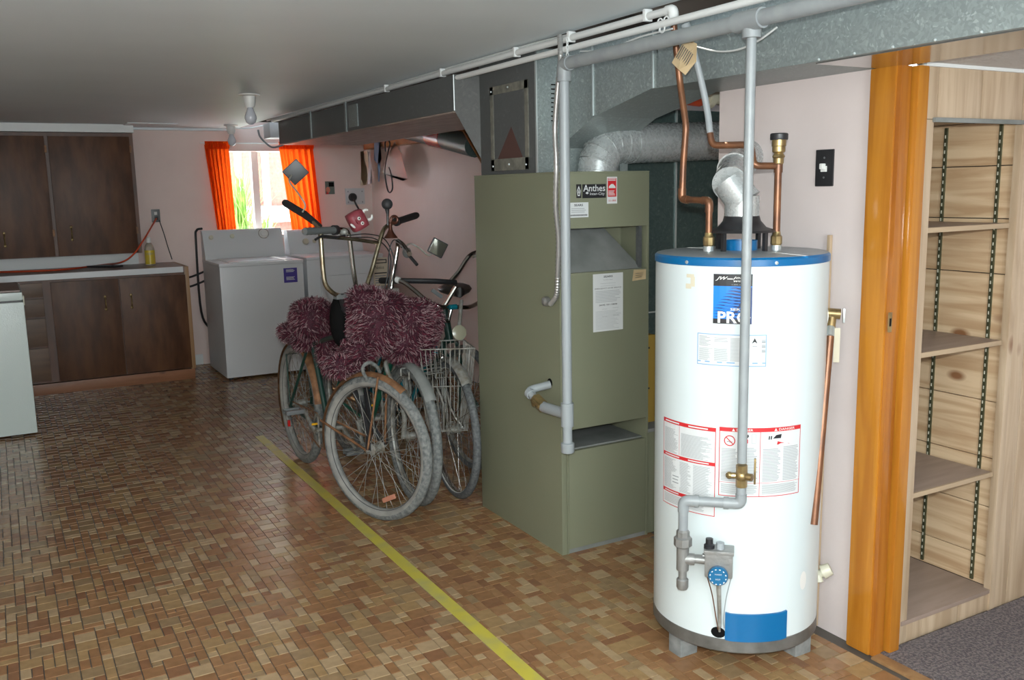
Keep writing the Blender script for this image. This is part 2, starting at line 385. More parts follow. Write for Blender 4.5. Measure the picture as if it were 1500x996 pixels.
# window
wf = B()
box(wf, wx0, wx1, 8.5, 8.55, wz0, wz0+.04); box(wf, wx0, wx1, 8.5, 8.55, wz1-.05, wz1); box(wf, wx0, wx0+.04, 8.5, 8.55, wz0, wz1); box(wf, wx1-.04, wx1, 8.5, 8.55, wz0, wz1)
win = struct('window_1', wf, M['out_white'])
part('mullion', box(B(), 2.09, 2.15, 8.495, 8.555, wz0+.04, wz1-.05), M['out_white'], win, False)
for a, c in ((wx0+.04, 2.09), (2.15, wx1-.04)): part('pane', box(B(), a, c, 8.52, 8.525, wz0+.04, wz1-.05), M['glass'], win, False)
part('window_sill', box(B(), wx0, wx1, 8.38, 8.5, wz0-.02, wz0+.01, .004), M['white_trim'], win, False)
# white soffit strip above the wall cabinets, and small ceiling hatch line
struct('trim_1', box(B(), -1.6, 1.05, 8.02, 8.4, 2.006, 2.069), M['white_trim'])
struct('trim_2', box(B(), 1.05, 1.9, 8.33, 8.4, 2.052, 2.069), M['ceil'])
struct('baseboard_far', box(B(), 1.36, 1.52, 8.385, 8.4, 0, .09), M['white_trim'])
# ------------------------------------------------------------------ floor tiles
un = .034; NX0, NX1, NY0, NY1 = int(-.5/un), int(3.19/un), int(1.35/un), int(8.38/un)
occ = set(); pieces = []
rg = random.Random(3)
def tile_ok(cx, cy):
    # only where the floor may be seen from the photograph's place or a step beside it
    if cx > 2.28 and cy < 2.62: return False
    if cx > 2.35 and cy < 3.75: return False
    if cy > 7.9 and cx < 1.3: return False
    if cx < .0 and cy > 6.6: return False
    d = V((cx, cy, -H)); q = d.dot(fwd)
    px = 750+FPX*d.dot(rt)/q; py = 498-FPX*d.dot(up)/q
    return -260 < px < 1560 and py < 1180
def inview(cx, cy):
    d = V((cx, cy, -H)); q = d.dot(fwd); px = 750+FPX*d.dot(rt)/q; py = 498-FPX*d.dot(up)/q
    return 4 < px < 1496 and py < 990
for j in range(NY0, NY1):
    for i in range(NX0, NX1):
        if (i, j) in occ: continue
        r = rg.random(); opts = [(2, 2), (1, 2), (2, 1), (1, 1)]
        wt = [.34, .28, .14, .24]; s = rg.choices(opts, wt)[0]
        if any((i+a, j+c) in occ for a in range(s[0]) for c in range(s[1])): s = (1, 2) if (i, j+1) not in occ else (1, 1)
        for a in range(s[0]):
            for c in range(s[1]): occ.add((i+a, j+c))
        cx, cy = (i+s[0]/2)*un, (j+s[1]/2)*un
        if tile_ok(cx, cy):
            big = s == (2, 2)
            c = rg.choices(range(6), [4, 4, 1, 1.5, 2, 3] if big else [2, 4, 3, 2, 4, 2])[0]
            pieces.append((cx, cy, s, c))
def tile_mesh(s):
    hx, hy = s[0]*un/2-.0013, s[1]*un/2-.0020; e = .0006
    vs_ = [(-hx, -hy, -.0035), (hx, -hy, -.0035), (hx, hy, -.0035), (-hx, hy, -.0035), (-hx+e, -hy+e, 0), (hx-e, -hy+e, 0), (hx-e, hy-e, 0), (-hx+e, hy-e, 0)]
    return vs_, [(4, 5, 6, 7), (0, 1, 5, 4), (1, 2, 6, 5), (2, 3, 7, 6), (3, 0, 4, 7)]
vis = sorted([p for p in pieces if inview(p[0], p[1])], key=lambda p: (p[0]**2+p[1]**2)/(p[2][0]*p[2][1])**.5)
solo = set(id(p) for p in vis[:298]); cache = {}
vs_, fs_, mi_ = [], [], []
for p in pieces:
    tv, tf = tile_mesh(p[2])
    if id(p) in solo:
        k = (p[2], p[3])
        if k not in cache:
            me = bpy.data.meshes.new('floor_tile'); me.from_pydata(tv, [], tf); me.materials.append(TILE[p[3]]); cache[k] = me
        o = bpy.data.objects.new('floor_tile', cache[k]); o.location = (p[0], p[1], 0); link(o); o.parent = fl
    else:
        n = len(vs_); vs_ += [(x+p[0], y+p[1], z) for x, y, z in tv]; fs_ += [tuple(i+n for i in f) for f in tf]; mi_ += [p[3]]*5
me = bpy.data.meshes.new('floor_tiles'); me.from_pydata(vs_, [], fs_)
for m in TILE: me.materials.append(m)
me.polygons.foreach_set('material_index', mi_)
o = link(bpy.data.objects.new('floor_tiles', me)); o.parent = fl; o['kind'] = 'stuff'
part('threshold_strip', box(B(), 2.30, 2.345, .9, 1.80, -.003, .006, .002), M['endpanel'], fl)
struct('floor', box(B(), 2.345, 3.5, -.2, 1.80, -.003, .008), M['carpet'])
o = part('floor_tape', box(B(), 1.294, 1.346, 1.3, 5.62, .0002, .0012), M['tape'], None, False)
tag(o, 'long strip of worn yellow tape stuck along the tiled floor', 'tape')
# =================================================================== outside
b = box(B(), -6, 12, 8.63, 16, .8, .98); o = struct('ground', b, M['out_white'])
ow = thing('neighbour_wall', 'sunlit red brick house wall with white posts beyond the window', 'wall', (3.2, 11.5, .98))
part('brick_face', box(B(), 2.2, 6, 11.5, 11.7, .98, 3.1), M['brick_out'], ow, False)
for x in (2.2, 2.62, 2.95, 3.3, 3.7): part('post', box(B(), x, x+.07, 11.42, 11.5, .98, 3.1), M['out_white'], ow, False)
part('rail', box(B(), 2.2, 6, 11.4, 11.42, 1.15, 1.35), M['out_white'], ow, False)
for k, (x0, y0) in enumerate(((U(352, 300, y=9.1).x, 9.1), (U(345, 300, y=10.1).x, 10.1), (U(381, 300, y=9.9).x, 9.9))):
    b = B(); rr = random.Random(k)
    for i in range(90 if k < 2 else 50):
        a = rr.random()*6.28; l = rr.uniform(.4, .95) if k < 2 else rr.uniform(.2, .42); s = rr.uniform(.05, .35)
        p0 = V((x0+rr.uniform(-.06, .06), y0+rr.uniform(-.06, .06), .98)); d = V((math.cos(a)*s, math.sin(a)*s, l))
        n = V((-math.sin(a), math.cos(a), 0))*.008
        q = [p0, p0+d*.5+V((0, 0, .03)), p0+d+V((math.cos(a), math.sin(a), -.5))*s*.35]
        v = [b.verts.new(x) for x in (q[0]-n*.5, q[0]+n*.5, q[1]+n, q[1]-n, q[2])]
        b.faces.new(v[:4]); b.faces.new([v[3], v[2], v[4]])
    tag(part('leafy_plant', b, M['leaf'], None, False), ['tall green plant nearest the left side of the window glass', 'green plant just behind the tall one outside the window', 'low green bush outside the window near the brick wall'][k], 'plant')
# =================================================================== curtains and rod
def curtain(x0, x1, z0, z1, xb0, xb1, label, seed):
    t = thing('curtain', label, 'curtain', ((x0+x1)/2, 8.3, z0)); rr = random.Random(seed); n = 90; rows = 14
    ph = [rr.uniform(0, 6) for _ in range(4)]; b = B(); g = []
    for j in range(rows+1):
        tz = j/rows; z = z1+(z0-z1)*tz; row = []
        for i in range(n+1):
            s = i/n; x = (x0+(x1-x0)*s)*(1-tz)+(xb0+(xb1-xb0)*s)*tz
            d = .016*math.sin(s*38+ph[0]+tz*.8)+.008*math.sin(s*71+ph[1])+.01*math.sin(s*15+ph[2]+tz*2)*tz
            row.append(b.verts.new((x, 8.335+d, z)))
        g.append(row)
    for j in range(rows):
        for i in range(n): b.faces.new([g[j][i], g[j][i+1], g[j+1][i+1], g[j+1][i]])
    part('cloth', b, M['curtain'], t, True, 180)
    b = B(); g = []
    for j in range(4):
        row = [b.verts.new((x0+(x1-x0)*i/n, 8.315-.012*(j in (1, 2))+.006*math.sin(i*1.1+j), z1+.03-j*.022)) for i in range(n+1)]; g.append(row)
    for j in range(3):
        for i in range(n): b.faces.new([g[j][i], g[j][i+1], g[j+1][i+1], g[j+1][i]])
    part('gathered_header', b, M['curtain'], t, True, 180)
curtain(1.655, 1.865, 1.16, 1.93, 1.72, 1.885, 'narrow orange curtain hanging at the left of the window', 1)
curtain(2.30, 2.62, 1.0, 1.93, 2.40, 2.68, 'wider glowing orange curtain at the right of the window', 2)
o = part('curtain_rod', tube(B(), [(1.62, 8.33, 1.945), (2.7, 8.33, 1.945)], .006), M['white_trim']); tag(o, 'thin white curtain rod across the top of the window', 'rod')
# =================================================================== wall cabinets, base cabinets
def pull(p, parent, dirn=(0, -1, 0)):
    b = B(); p = V(p); d = V(dirn)
    tube(b, spline([p+V((0, 0, .045)), p+d*.022+V((0, 0, .025)), p+d*.028, p+d*.022-V((0, 0, .025)), p-V((0, 0, .045))], 4), .005, 8)
    ball(b, p+V((0, 0, .048))+d*.002, .011, .004, .014, 8); ball(b, p-V((0, 0, .048))+d*.002, .011, .004, .014, 8)
    part('handle', b, M['brass'], parent)
y0 = 8.07; uc = thing('wall_cabinet', 'dark brown wall cabinet with two wide doors hung under the ceiling', 'cabinet', (.4, 8.4, 1.04))
part('carcass', box(B(), -.9, 1.045, y0+.004, 8.4, 1.04, 2.004), M['frame_wood'], uc, False)
for a, c, hx in ((-.85, -.24, -.3), (-.22, .40, .06), (.425, 1.015, .53)):
    d = part('door', box(B(), a, c, y0-.022, y0+.003, 1.045, 1.975, .003), M['dark_wood'], uc)
    pull((hx, y0-.022, 1.19 if hx < .3 else 1.22), d)
    for hz in (1.2, 1.85): part('hinge', box(B(), c-.004, c+.012, y0-.024, y0-.004, hz, hz+.055, .002), M['rusty'], d)
yb = 7.77; bc = thing('base_cabinet', 'dark brown base cabinet with two doors and a column of four drawers', 'cabinet', (.6, 8.1, 0))
part('carcass', box(B(), -1.3, 1.31, yb+.004, 8.39, .09, .885), M['frame_wood'], bc, False)
part('kick_board', box(B(), -1.3, 1.335, yb-.012, yb+.02, .0, .085, .003), M['kick'], bc)
part('end_panel', box(B(), 1.31, 1.345, yb-.01, 8.39, .085, .93, .003), M['endpanel'], bc)
for x0_, x1_, hx in ((U(80, 480, y=yb).x, U(180, 480, y=yb).x-.006, U(155, 450, y=yb).x), (U(180, 480, y=yb).x+.002, U(275, 480, y=yb).x+.01, U(193, 450, y=yb).x)):
    d = part('door', box(B(), x0_, x1_, yb-.018, yb+.003, .095, .865, .003), M['dark_wood'], bc); pull((hx, yb-.018, .68), d)
dx0, dx1 = U(36, 480, y=yb).x-.06, U(68, 480, y=yb).x
for z0, z1 in ((.76, .865), (.61, .745), (.38, .595), (.11, .365)):
    d = part('drawer', box(B(), dx0-.12, dx1, yb-.016, yb+.003, z0, z1, .003), M['mid_wood'], bc)
ct = thing('countertop', 'brown laminate countertop with white front edge on base cabinet', 'countertop', (.2, 8.08, .885))
part('slab', box(B(), -1.3, 1.309, yb-.02, 8.388, .888, .93), M['laminate'], ct, False)
part('edge_strip', box(B(), -1.3, 1.30, yb-.026, yb-.02, .886, .932, .001), M['appliance'], ct, False)
part('backsplash', box(B(), -1.3, 1.05, 8.375, 8.388, .93, 1.04), M['white_trim'], ct, False)
# items on the counter
def zc(): return .9305
bt = thing('detergent_bottle', 'yellow-labelled clear dish soap bottle at the end of the counter', 'bottle', (U(220, 380, y=8.1).x, 8.1, .931))
bx = bt.location.x
part('bottle_body', lathe(B(), [(0, 0), (.036, 0), (.04, .01), (.04, .13), (.034, .16), (.02, .185), (.018, .19), (0, .19)], (bx, 8.1, .931), seg=20), M['clear'], bt)
part('label', lathe(B(), [(.0412, .012), (.0412, .125)], (bx, 8.1, .931), seg=20), M['yellow'], bt)
part('cap', lathe(B(), [(.019, .188), (.019, .225), (.01, .235), (0, .235)], (bx, 8.1, .931), seg=16), M['white'], bt)
pr = Print(lambda u_, v_, l: V((bx+.0418*math.sin(u_), 8.1-.0418*math.cos(u_), .931+v_))); pr.text('SUNLIGHT', -.9, .09, 1.5, .016, 'ink'); pr.lines(-.6, .03, .6, .07, 3, 'ink'); pr.done(bt)
o = part('black_tray', B() if 0 else prism(B(), [(U(130, 374, y=8.2).x-.02, 8.25, .932), (U(150, 374, y=8.2).x+.02, 8.3, .932), (U(180, 385, y=8.1).x, 8.1, .932), (U(165, 388, y=8.1).x, 8.05, .932)], (0, 0, .012)), M['black'], None, False); tag(o, 'flat black tray lying on the counter below the wall cabinet', 'tray')
cp = [U(-30, 399, z=.937), U(50, 397, z=.937), U(100, 394, z=.937), U(150, 388, z=.937), U(178, 384, y=7.98), U(196, 372, y=7.99), U(210, 352, y=8.04), U(222, 332, y=8.2), U(229, 320, y=8.36)]
o = part('extension_cord', tube(B(), spline(cp, 6), .0075, 6), M['cord']); tag(o, 'orange extension cord running along the counter up to the outlet', 'cord')
ol = thing('wall_outlet', 'small dark grey outlet with a plugged-in cord above the counter', 'outlet', U(228, 316, y=8.4))
p = ol.location; part('cover_plate', box(B(), p.x-.035, p.x+.035, 8.388, 8.4, p.z-.055, p.z+.055, .003), M['outlet'], ol)
part('plug', box(B(), p.x-.013, p.x+.013, 8.36, 8.388, p.z-.035, p.z-.005, .004), M['black'], ol); part('socket', box(B(), p.x-.012, p.x+.012, 8.385, 8.389, p.z+.008, p.z+.034, .002), M['white'], ol)
o = part('power_cord', tube(B(), spline([U(233, 322, y=8.38), U(240, 342, y=8.385), U(246, 362, y=8.385), U(252, 380, y=8.35)], 6), .004, 6), M['black']); tag(o, 'thin black cord hanging from the outlet behind the counter', 'cord')
# =================================================================== freezer
fz = thing('chest_freezer', 'white chest freezer at the left edge in front of the cabinets', 'freezer', (-.4, 6.75, 0))
part('cabinet_body', box(B(), -1.1, .115, 6.434, 7.12, .02, .862, .008), M['freezer'], fz)
part('lid', box(B(), -1.1, .112, 6.425, 7.12, .874, .925, .01), M['freezer'], fz)
part('gasket', box(B(), -1.09, .10, 6.44, 7.1, .86, .876), M['black'], fz, False)
o = part('board', box(B(), -1.05, .10, 6.45, 7.1, .9262, .936, .002), M['laminate']); tag(o, 'thin brown board lying on top of the white chest freezer', 'board')
part('lid_latch', box(B(), .112, .12, 6.44, 6.5, .84, .9, .003), M['cream'], fz)
# =================================================================== washer and dryer
wa = thing('washing_machine', 'white top-loading washing machine in front of the window', 'washing machine', (1.87, 7.8, 0))
x0, x1, ya, yb2 = 1.535, 2.215, 7.488, 8.16
part('body', box(B(), x0, x1, ya, yb2, .02, .925, .006), M['appliance'], wa)
part('top_panel', box(B(), x0-.004, x1+.004, ya-.006, yb2, .925, .955, .01), M['appliance'], wa)
part('lid', box(B(), x0+.08, x1-.08, ya+.02, 7.98, .9555, .962, .003), M['appliance'], wa)
b = B(); prism(b, [(x0, 8.02, .955), (x0, 8.035, 1.02), (x0, 8.085, 1.18), (x0, 8.11, 1.2), (x0, 8.16, 1.2), (x0, 8.16, .955)], (x1-x0, 0, 0)); part('control_console', b, M['appliance'], wa)
cn = V((0, -.95, .3)).normalized()
def onc(px, py):
    n_ = V((0, -.16, .05)).normalized(); return U(px, py, n=V((0, -.9545, .298)), d=V((0, 8.05, 1.07)).dot(V((0, -.9545, .298))))
c = onc(386, 342); part('dial', lathe(B(), [(.038, 0), (.038, .004), (.03, .005), (.027, .02), (0, .022)], c, cn, 24), M['white'], wa)
part('dial_ring', lathe(B(), [(.046, 0), (.046, .003), (.04, .004)], c, cn, 24), M['dustchrome'], wa)
for q in ((309, 348), (340, 346)): part('knob', lathe(B(), [(.02, 0), (.016, .018), (0, .02)], onc(*q), cn, 14), M['cream'], wa)
pr = Print(lambda u_, v_, l: V((u_, ya-.001-l, v_)));a = U(415, 393, y=ya); c = U(436, 413, y=ya)
pr.rect(a.x, c.z, c.x, a.z, 'purple', 0); pr.lines(a.x+.02, c.z+.02, c.x-.02, c.z+.05, 4, 'paper'); pr.lines(a.x+.02, a.z-.035, c.x-.02, a.z-.01, 3, 'paper'); pr.done(wa, 'energy_sticker')
for f in ((x0+.04, ya+.04), (x1-.04, ya+.04), (x0+.04, yb2-.06), (x1-.04, yb2-.06)): part('foot', lathe(B(), [(.02, 0), (.02, .02)], (f[0], f[1], 0), seg=12), M['black'], wa)
for zz in (.80, .72): tag(part('washer_hose', tube(B(), spline([(1.36, 8.3, zz+.0), (1.42, 8.22, zz), (1.48, 8.19, zz+.02), (1.56, 8.19, zz+.05)], 5), .009, 8), M['black']), 'black rubber hose behind the washing machine, %s one' % ('upper' if zz > .75 else 'lower'), 'hose')
tag(part('drain_hose', tube(B(), spline([(1.60, 8.3, .3), (1.5, 8.2, .5), (1.497, 8.185, 1.1), (1.51, 8.19, 1.2), (1.56, 8.2, 1.215)], 6), .01, 8), M['black']), 'black drain hose curling up behind the corner of the washing machine', 'hose')
dr = thing('clothes_dryer', 'white clothes dryer right of the washer behind the bicycles', 'dryer', (2.6, 7.9, 0))
x0, x1, ya = 2.265, 2.95, 7.55
part('body', box(B(), x0, x1, ya, 8.2, .02, .94, .006), M['appliance'], dr); part('top_panel', box(B(), x0-.003, x1+.003, ya-.006, 8.2, .94, .965, .01), M['appliance'], dr)
b = B(); prism(b, [(x0, 8.03, .965), (x0, 8.045, 1.02), (x0, 8.09, 1.16), (x0, 8.11, 1.175), (x0, 8.2, 1.175), (x0, 8.2, .965)], (x1-x0, 0, 0)); part('control_console', b, M['appliance'], dr)
part('door', box(B(), x0+.11, x1-.11, ya-.016, ya, .28, .80, .012), M['appliance'], dr)
part('knob', lathe(B(), [(.03, 0), (.024, .02), (0, .022)], (2.42, 8.06, 1.07), cn, 16), M['cream'], dr); part('knob', lathe(B(), [(.018, 0), (.015, .018), (0, .02)], (2.5, 8.06, 1.07), cn, 14), M['cream'], dr)
a = U(546, 378, y=ya-.02); c = U(569, 418, y=ya-.02); pr = Print(lambda u_, v_, l: V((u_, ya-.019-l, v_)))
pr.rect(a.x, c.z, c.x, a.z, 'paper_b', 0); pr.frame(a.x+.008, a.z-.05, c.x-.008, a.z-.015, .008, 'inkb'); pr.text('Notice', a.x+.02, a.z-.10, .08, .03, 'inkb'); pr.rect(a.x+.01, a.z-.14, c.x-.01, a.z-.13, 'inkb'); pr.lines(a.x+.015, c.z+.02, c.x-.015, a.z-.15, 4, 'ink'); pr.done(dr, 'service_tag')
# wall things near the far corner
p = U(483, 275, y=8.4); ph = thing('small_picture', 'small unframed dark picture pinned to wall right of the window', 'picture', p)
pr = Print(lambda u_, v_, l: V((u_, 8.396-l, v_))); pr.rect(p.x-.045, p.z-.06, p.x+.045, p.z+.06, 'green_metal', 0); pr.poly([(p.x-.02+.022*math.cos(k), p.z-.02+.03*math.sin(k)) for k in (0, .8, 1.6, 2.4, 3.2, 4, 4.8, 5.6)], 'pinkrefl'); pr.poly([(p.x-.04, p.z-.058), (p.x-.01, p.z-.058), (p.x-.03, p.z-.03)], 'redink'); pr.rect(p.x-.01, p.z+.01, p.x+.04, p.z+.05, 'slot'); pr.done(ph, 'print')
a, c = U(505, 276, y=8.4), U(534, 299, y=8.4); dp = thing('dryer_outlet', 'large white outlet plate with black round plug near the corner', 'outlet', (a+c)/2)
part('cover_plate', box(B(), a.x, c.x, 8.385, 8.4, c.z, a.z, .004), M['plate'], dp)
q = U(517, 289, y=8.37); part('plug', lathe(B(), [(.04, 0), (.04, .02), (.03, .035), (0, .038)], (q.x, 8.385, q.z), (0, -1, 0), 18), M['black'], dp)
part('plug_cord', tube(B(), spline([(q.x, 8.35, q.z-.01), (q.x+.01, 8.33, q.z-.06), (q.x+.05, 8.33, q.z-.14), (q.x+.08, 8.34, q.z-.25)], 5), .009, 8), M['black'], dp)
for du, dv in ((0, 0), (1, 0), (0, 1), (1, 1)): part('screw', box(B(), a.x+.02+du*(c.x-a.x-.05), a.x+.03+du*(c.x-a.x-.05), 8.383, 8.386, c.z+.015+dv*.1, c.z+.028+dv*.1), M['ink'], dp)
a, c = U(185, 180, z=2.068), U(262, 180, z=2.068)
tag(part('ceiling_hatch', box(B(), a.x, c.x, a.y-.05, a.y+.25, 2.062, 2.069, .002), M['ceil']), 'thin flat patch panel on the ceiling beside the wall cabinet', 'panel')
# =================================================================== ceiling bulbs
for px, py, s, lab in ((365, 138, 1.0, 'bare bulb in white ceiling socket nearer the camera'), (338, 183, .95, 'bare bulb in white ceiling socket nearest the window')):
    q = U(px, py, z=2.068); t = thing('ceiling_bulb', lab, 'light', q)
    part('ceiling_plate', lathe(B(), [(0, 0), (.06*s, 0), (.06*s, -.006), (.035, -.012), (.033, -.05), (.025, -.075), (0, -.075)], q, seg=24), M['white'], t)
    part('bulb', lathe(B(), [(.014, -.075), (.02, -.09), (.032, -.12), (.034, -.135), (.027, -.158), (.012, -.17), (0, -.172)], q, seg=24), M['bulb'], t)
# =================================================================== FURNACE
fx0, fx1, fy0, fy1, fh = 1.913, 2.353, 3.017, 3.73, 1.556
fu = thing('furnace', 'tall olive green gas furnace cabinet beside the bicycles', 'furnace', (2.13, 3.37, 0))
part('left_panel', box(B(), fx0, fx0+.025, fy0, fy1, .0, fh, .003), M['olive'], fu)
part('right_panel', box(B(), fx1-.012, fx1, fy0, fy1, .0, fh, .002), M['olive'], fu)
part('back_panel', box(B(), fx0+.025, fx1-.012, fy1-.01, fy1, .0, fh), M['olive'], fu, False)
part('top_panel', box(B(), fx0, fx1, fy0, fy1, fh, fh+.006), M['olive'], fu, False)
part('upper_front_panel', box(B(), fx0+.027, fx1-.004, fy0-.004, fy0+.02, 1.341, fh, .003), M['olive'], fu)
part('burner_door', box(B(), fx0+.034, fx1-.014, fy0-.004, fy0+.02, .529, 1.166, .003), M['olive'], fu)
part('lower_front_panel', box(B(), fx0+.034, fx1-.014, fy0-.002, fy0+.02, .02, .438, .003), M['olive'], fu)
b = B(); prism(b, [(fx0+.03, fy0+.012, 1.166), (fx1-.03, fy0+.012, 1.166), (fx1-.12, fy0+.17, 1.34), (fx0+.03, fy0+.17, 1.34)], (0, .005, .004)); part('sloped_hood', b, M['dusty'], fu, False)
part('inner_baffle', box(B(), fx0+.025, fx1-.012, fy0+.18, fy0+.19, 1.16, fh-.01), M['olive_dark'], fu, False); part('inner_baffle', box(B(), fx0+.025, fx1-.012, fy0+.26, fy0+.27, .02, .53), M['olive_dark'], fu, False)
part('shelf_plate', box(B(), fx0+.034, fx1-.02, fy0+.02, fy0+.26, .436, .444), M['dusty'], fu, False)
part('inner_rail', box(B(), fx1-.045, fx1-.03, fy0+.01, fy0+.03, 1.17, 1.34), M['galv_d'], fu, False)
part('base_gap', box(B(), fx0+.03, fx1-.012, fy0+.004, fy0+.02, .0, .022), M['dusty'], fu, False)
part('corner_flange', box(B(), fx0+.026, fx0+.033, fy0-.002, fy0+.02, 0, 1.341, .001), M['olive'], fu)
# furnace print
def ff(u_, v_, l): return V((u_, fy0-.0045-l, v_))
pr = Print(ff); A_ = lambda px, py: U(px, py, y=fy0-.005)
a, c = A_(844, 270), A_(851.5, 290); pr.rect(a.x, c.z, c.x, a.z, 'inkb'); mx_ = (a.x+c.x)/2; mz = (a.z+c.z)/2
pr.poly([(mx_, a.z-.006), (mx_+.009, mz), (mx_+.005, c.z+.008), (mx_-.005, c.z+.008), (mx_-.009, mz)], 'paper', .0009); pr.poly([(mx_, a.z-.014), (mx_+.006, mz), (mx_+.003, c.z+.012), (mx_-.003, c.z+.012), (mx_-.006, mz)], 'inkb', .0012); pr.poly([(mx_, mz+.008), (mx_+.003, mz-.004), (mx_, c.z+.014), (mx_-.003, mz-.004)], 'paper', .0015)
a, c = A_(853, 270), A_(887.5, 289.5); pr.rect(a.x, c.z, c.x, a.z, 'inkb'); W_ = c.x-a.x
pr.text('Anthes', a.x+.004, mz-.002, W_*.93, .026, 'paper', bold=.01); pr.text('Inter-City', a.x+W_*.32, c.z+.008, W_*.62, .014, 'paper'); pr.poly([(a.x+.022, c.z+.015), (a.x+.03, c.z+.02), (a.x+.022, c.z+.025), (a.x+.014, c.z+.02)], 'paper', .0012)
pr.done(fu, 'name_badge')
pr = Print(ff); a, c = A_(889, 259), A_(904, 298); pr.rect(a.x, c.z, c.x, a.z, 'paper'); W_ = c.x-a.x; Hh = a.z-c.z
pr.rect(a.x+.004, c.z+Hh*.26, c.x-.004, a.z-.005, 'redink', .0009); pr.poly([(a.x+.008, a.z-Hh*.42), (c.x-.008, a.z-Hh*.42), (c.x-.01, a.z-Hh*.35), (c.x-.02, a.z-Hh*.27), (a.x+.02, a.z-Hh*.27), (a.x+.01, a.z-Hh*.35)], 'paper', .0013)
pr.lines(a.x+.006, a.z-Hh*.16, c.x-.006, a.z-Hh*.05, 2, 'paper', lift=.0013); pr.lines(a.x+.007, c.z+Hh*.3, c.x-.007, a.z-Hh*.5, 4, 'paper', lift=.0013); pr.text('321-5808', a.x+.007, c.z+Hh*.08, W_-.014, Hh*.07, 'redink')
pr.done(fu, 'red_sticker')
pr = Print(ff); a, c = A_(833, 297), A_(862, 318); pr.rect(a.x, c.z, c.x, a.z, 'paper'); W_ = c.x-a.x; Hh = a.z-c.z
pr.text('SEARS', a.x+W_*.27, a.z-Hh*.25, W_*.45, Hh*.15, 'inkb', bold=.02); pr.lines(a.x+.012, c.z+Hh*.3, c.x-.012, a.z-Hh*.35, 3, 'inkp', .35, .1)
for i in range(13): pr.rect(a.x+.005+i*W_*.9/13, c.z+Hh*.1, a.x+.009+i*W_*.9/13, c.z+Hh*.2, 'inkb', .0012)
pr.done(fu, 'small_service_label')
pr = Print(ff); a, c = A_(868.5, 402), A_(912.5, 482); pr.rect(a.x, c.z, c.x, a.z, 'paper'); W_ = c.x-a.x; Hh = a.z-c.z
def rl(t, y_, w_, h_, col='inkb', off=0, bold=0): pr.text(t, a.x+W_*(.5-w_/2+off), a.z-Hh*y_, W_*w_, Hh*h_, col, bold=bold)
rl('SEARS', .07, .3, .035, bold=.02); rl('furnace repair', .12, .32, .02, 'ink'); rl('Heating Oil & Furnace', .18, .5, .018, 'ink'); pr.rect(a.x+W_*.25, a.z-Hh*.215, c.x-W_*.25, a.z-Hh*.212, 'ink', .001)
rl('EMERGENCY 24 HR SERVICE', .265, .88, .022); pr.lines(a.x+W_*.08, a.z-Hh*.5, c.x-W_*.05, a.z-Hh*.29, 8, 'inkp', .3, .3); rl('(604) 321-5808', .56, .6, .032, bold=.015)
for r_ in (.6, .73): rl('Serviced', r_+.02, .15, .014, 'ink', -.12); rl('Technician', r_+.01, .2, .014, 'ink', .25)
pr.lines(a.x+W_*.08, c.z+Hh*.03, c.x-W_*.05, a.z-Hh*.64, 14, 'inkp', .2, .4)
pr.done(fu, 'service_sheet')
pr = Print(ff); a, c = A_(926, 396), A_(946, 410); pr.poly([(a.x, c.z), (c.x, c.z+.004), (c.x, a.z), (a.x+.008, a.z+.002)], 'paper_y'); pr.lines(a.x+.015, c.z+.01, c.x-.008, a.z-.01, 3, 'ink', .3); pr.done(fu, 'tape_tag')
# hole plate and bits on the left side
q = U(806, 562, x=fx0); part('gas_port', lathe(B(), [(.018, 0), (.018, .002), (0, .002)], (fx0-.001, q.y, q.z+.004), (-1, 0, 0), 16), M['slot'], fu)
# furnace plenum (galvanised) on top
pl = thing('plenum', 'galvanised plenum box with caulked access patch on top of the furnace', 'duct', (2.1, 3.4, 1.563))
px0, py0, py1 = 1.93, 3.205, 3.69
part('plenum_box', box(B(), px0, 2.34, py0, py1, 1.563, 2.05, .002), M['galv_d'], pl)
part('front_sheet', box(B(), px0+.004, 2.338, py0-.006, py0-.001, 1.563, 2.045), M['galv'], pl, False)
part('corner_seam', box(B(), px0-.004, px0+.002, py0-.008, py0+.002, 1.563, 2.0), M['seam'], pl, False)
a, c = U(718, 124, x=px0), U(776, 250, x=px0); ym, yn = min(a.y, c.y), max(a.y, c.y); zt, zb = 1.935, 1.578
b = B()
for s_ in ((ym, yn, zb, zb+.05), (ym, yn, zt-.035, zt), (ym, ym+.03, zb, zt), (yn-.03, yn, zb, zt)): box(b, px0-.004, px0, s_[0], s_[1], s_[2], s_[3], .0015)
part('caulk_frame', b, M['caulk'], pl)
part('patch_panel', box(B(), px0-.002, px0, ym+.03, yn-.03, zb+.05, zt-.035), M['galv_d'], pl, False)
part('rust_stain', prism(B(), [(px0-.0025, ym+.05, zb+.05), (px0-.0025, yn-.06, zb+.05), (px0-.0025, (ym+yn)/2-.02, zb+.18)], (-.0004, 0, 0)), M['rust'], pl, False)
for q in ((ym+.02, zb+.02), ((ym+yn)/2, zb+.025), (yn-.02, zb+.02), ((ym+yn)/2, zt-.015), (yn-.015, zt-.02)): part('screw', ball(B(), (px0-.005, q[0], q[1]), .005, seg=8), M['seam'], pl)
for px_ in (811, 838):
    b = B()
    for k in range(9):
        q = U(px_, 124+k*6.6, y=py0-.006); box(b, q.x-.012, q.x+.012, py0-.008, py0-.005, q.z-.0022, q.z+.0022)
    o = part('vent_slots', b, M['slot'], pl, False); o['kind'] = 'stuff'
q = U(843, 150, y=py0-.006); part('slide_bar', box(B(), q.x-.006, q.x+.006, py0-.012, py0-.006, q.z-.09, q.z+.09, .001), M['seam'], pl)
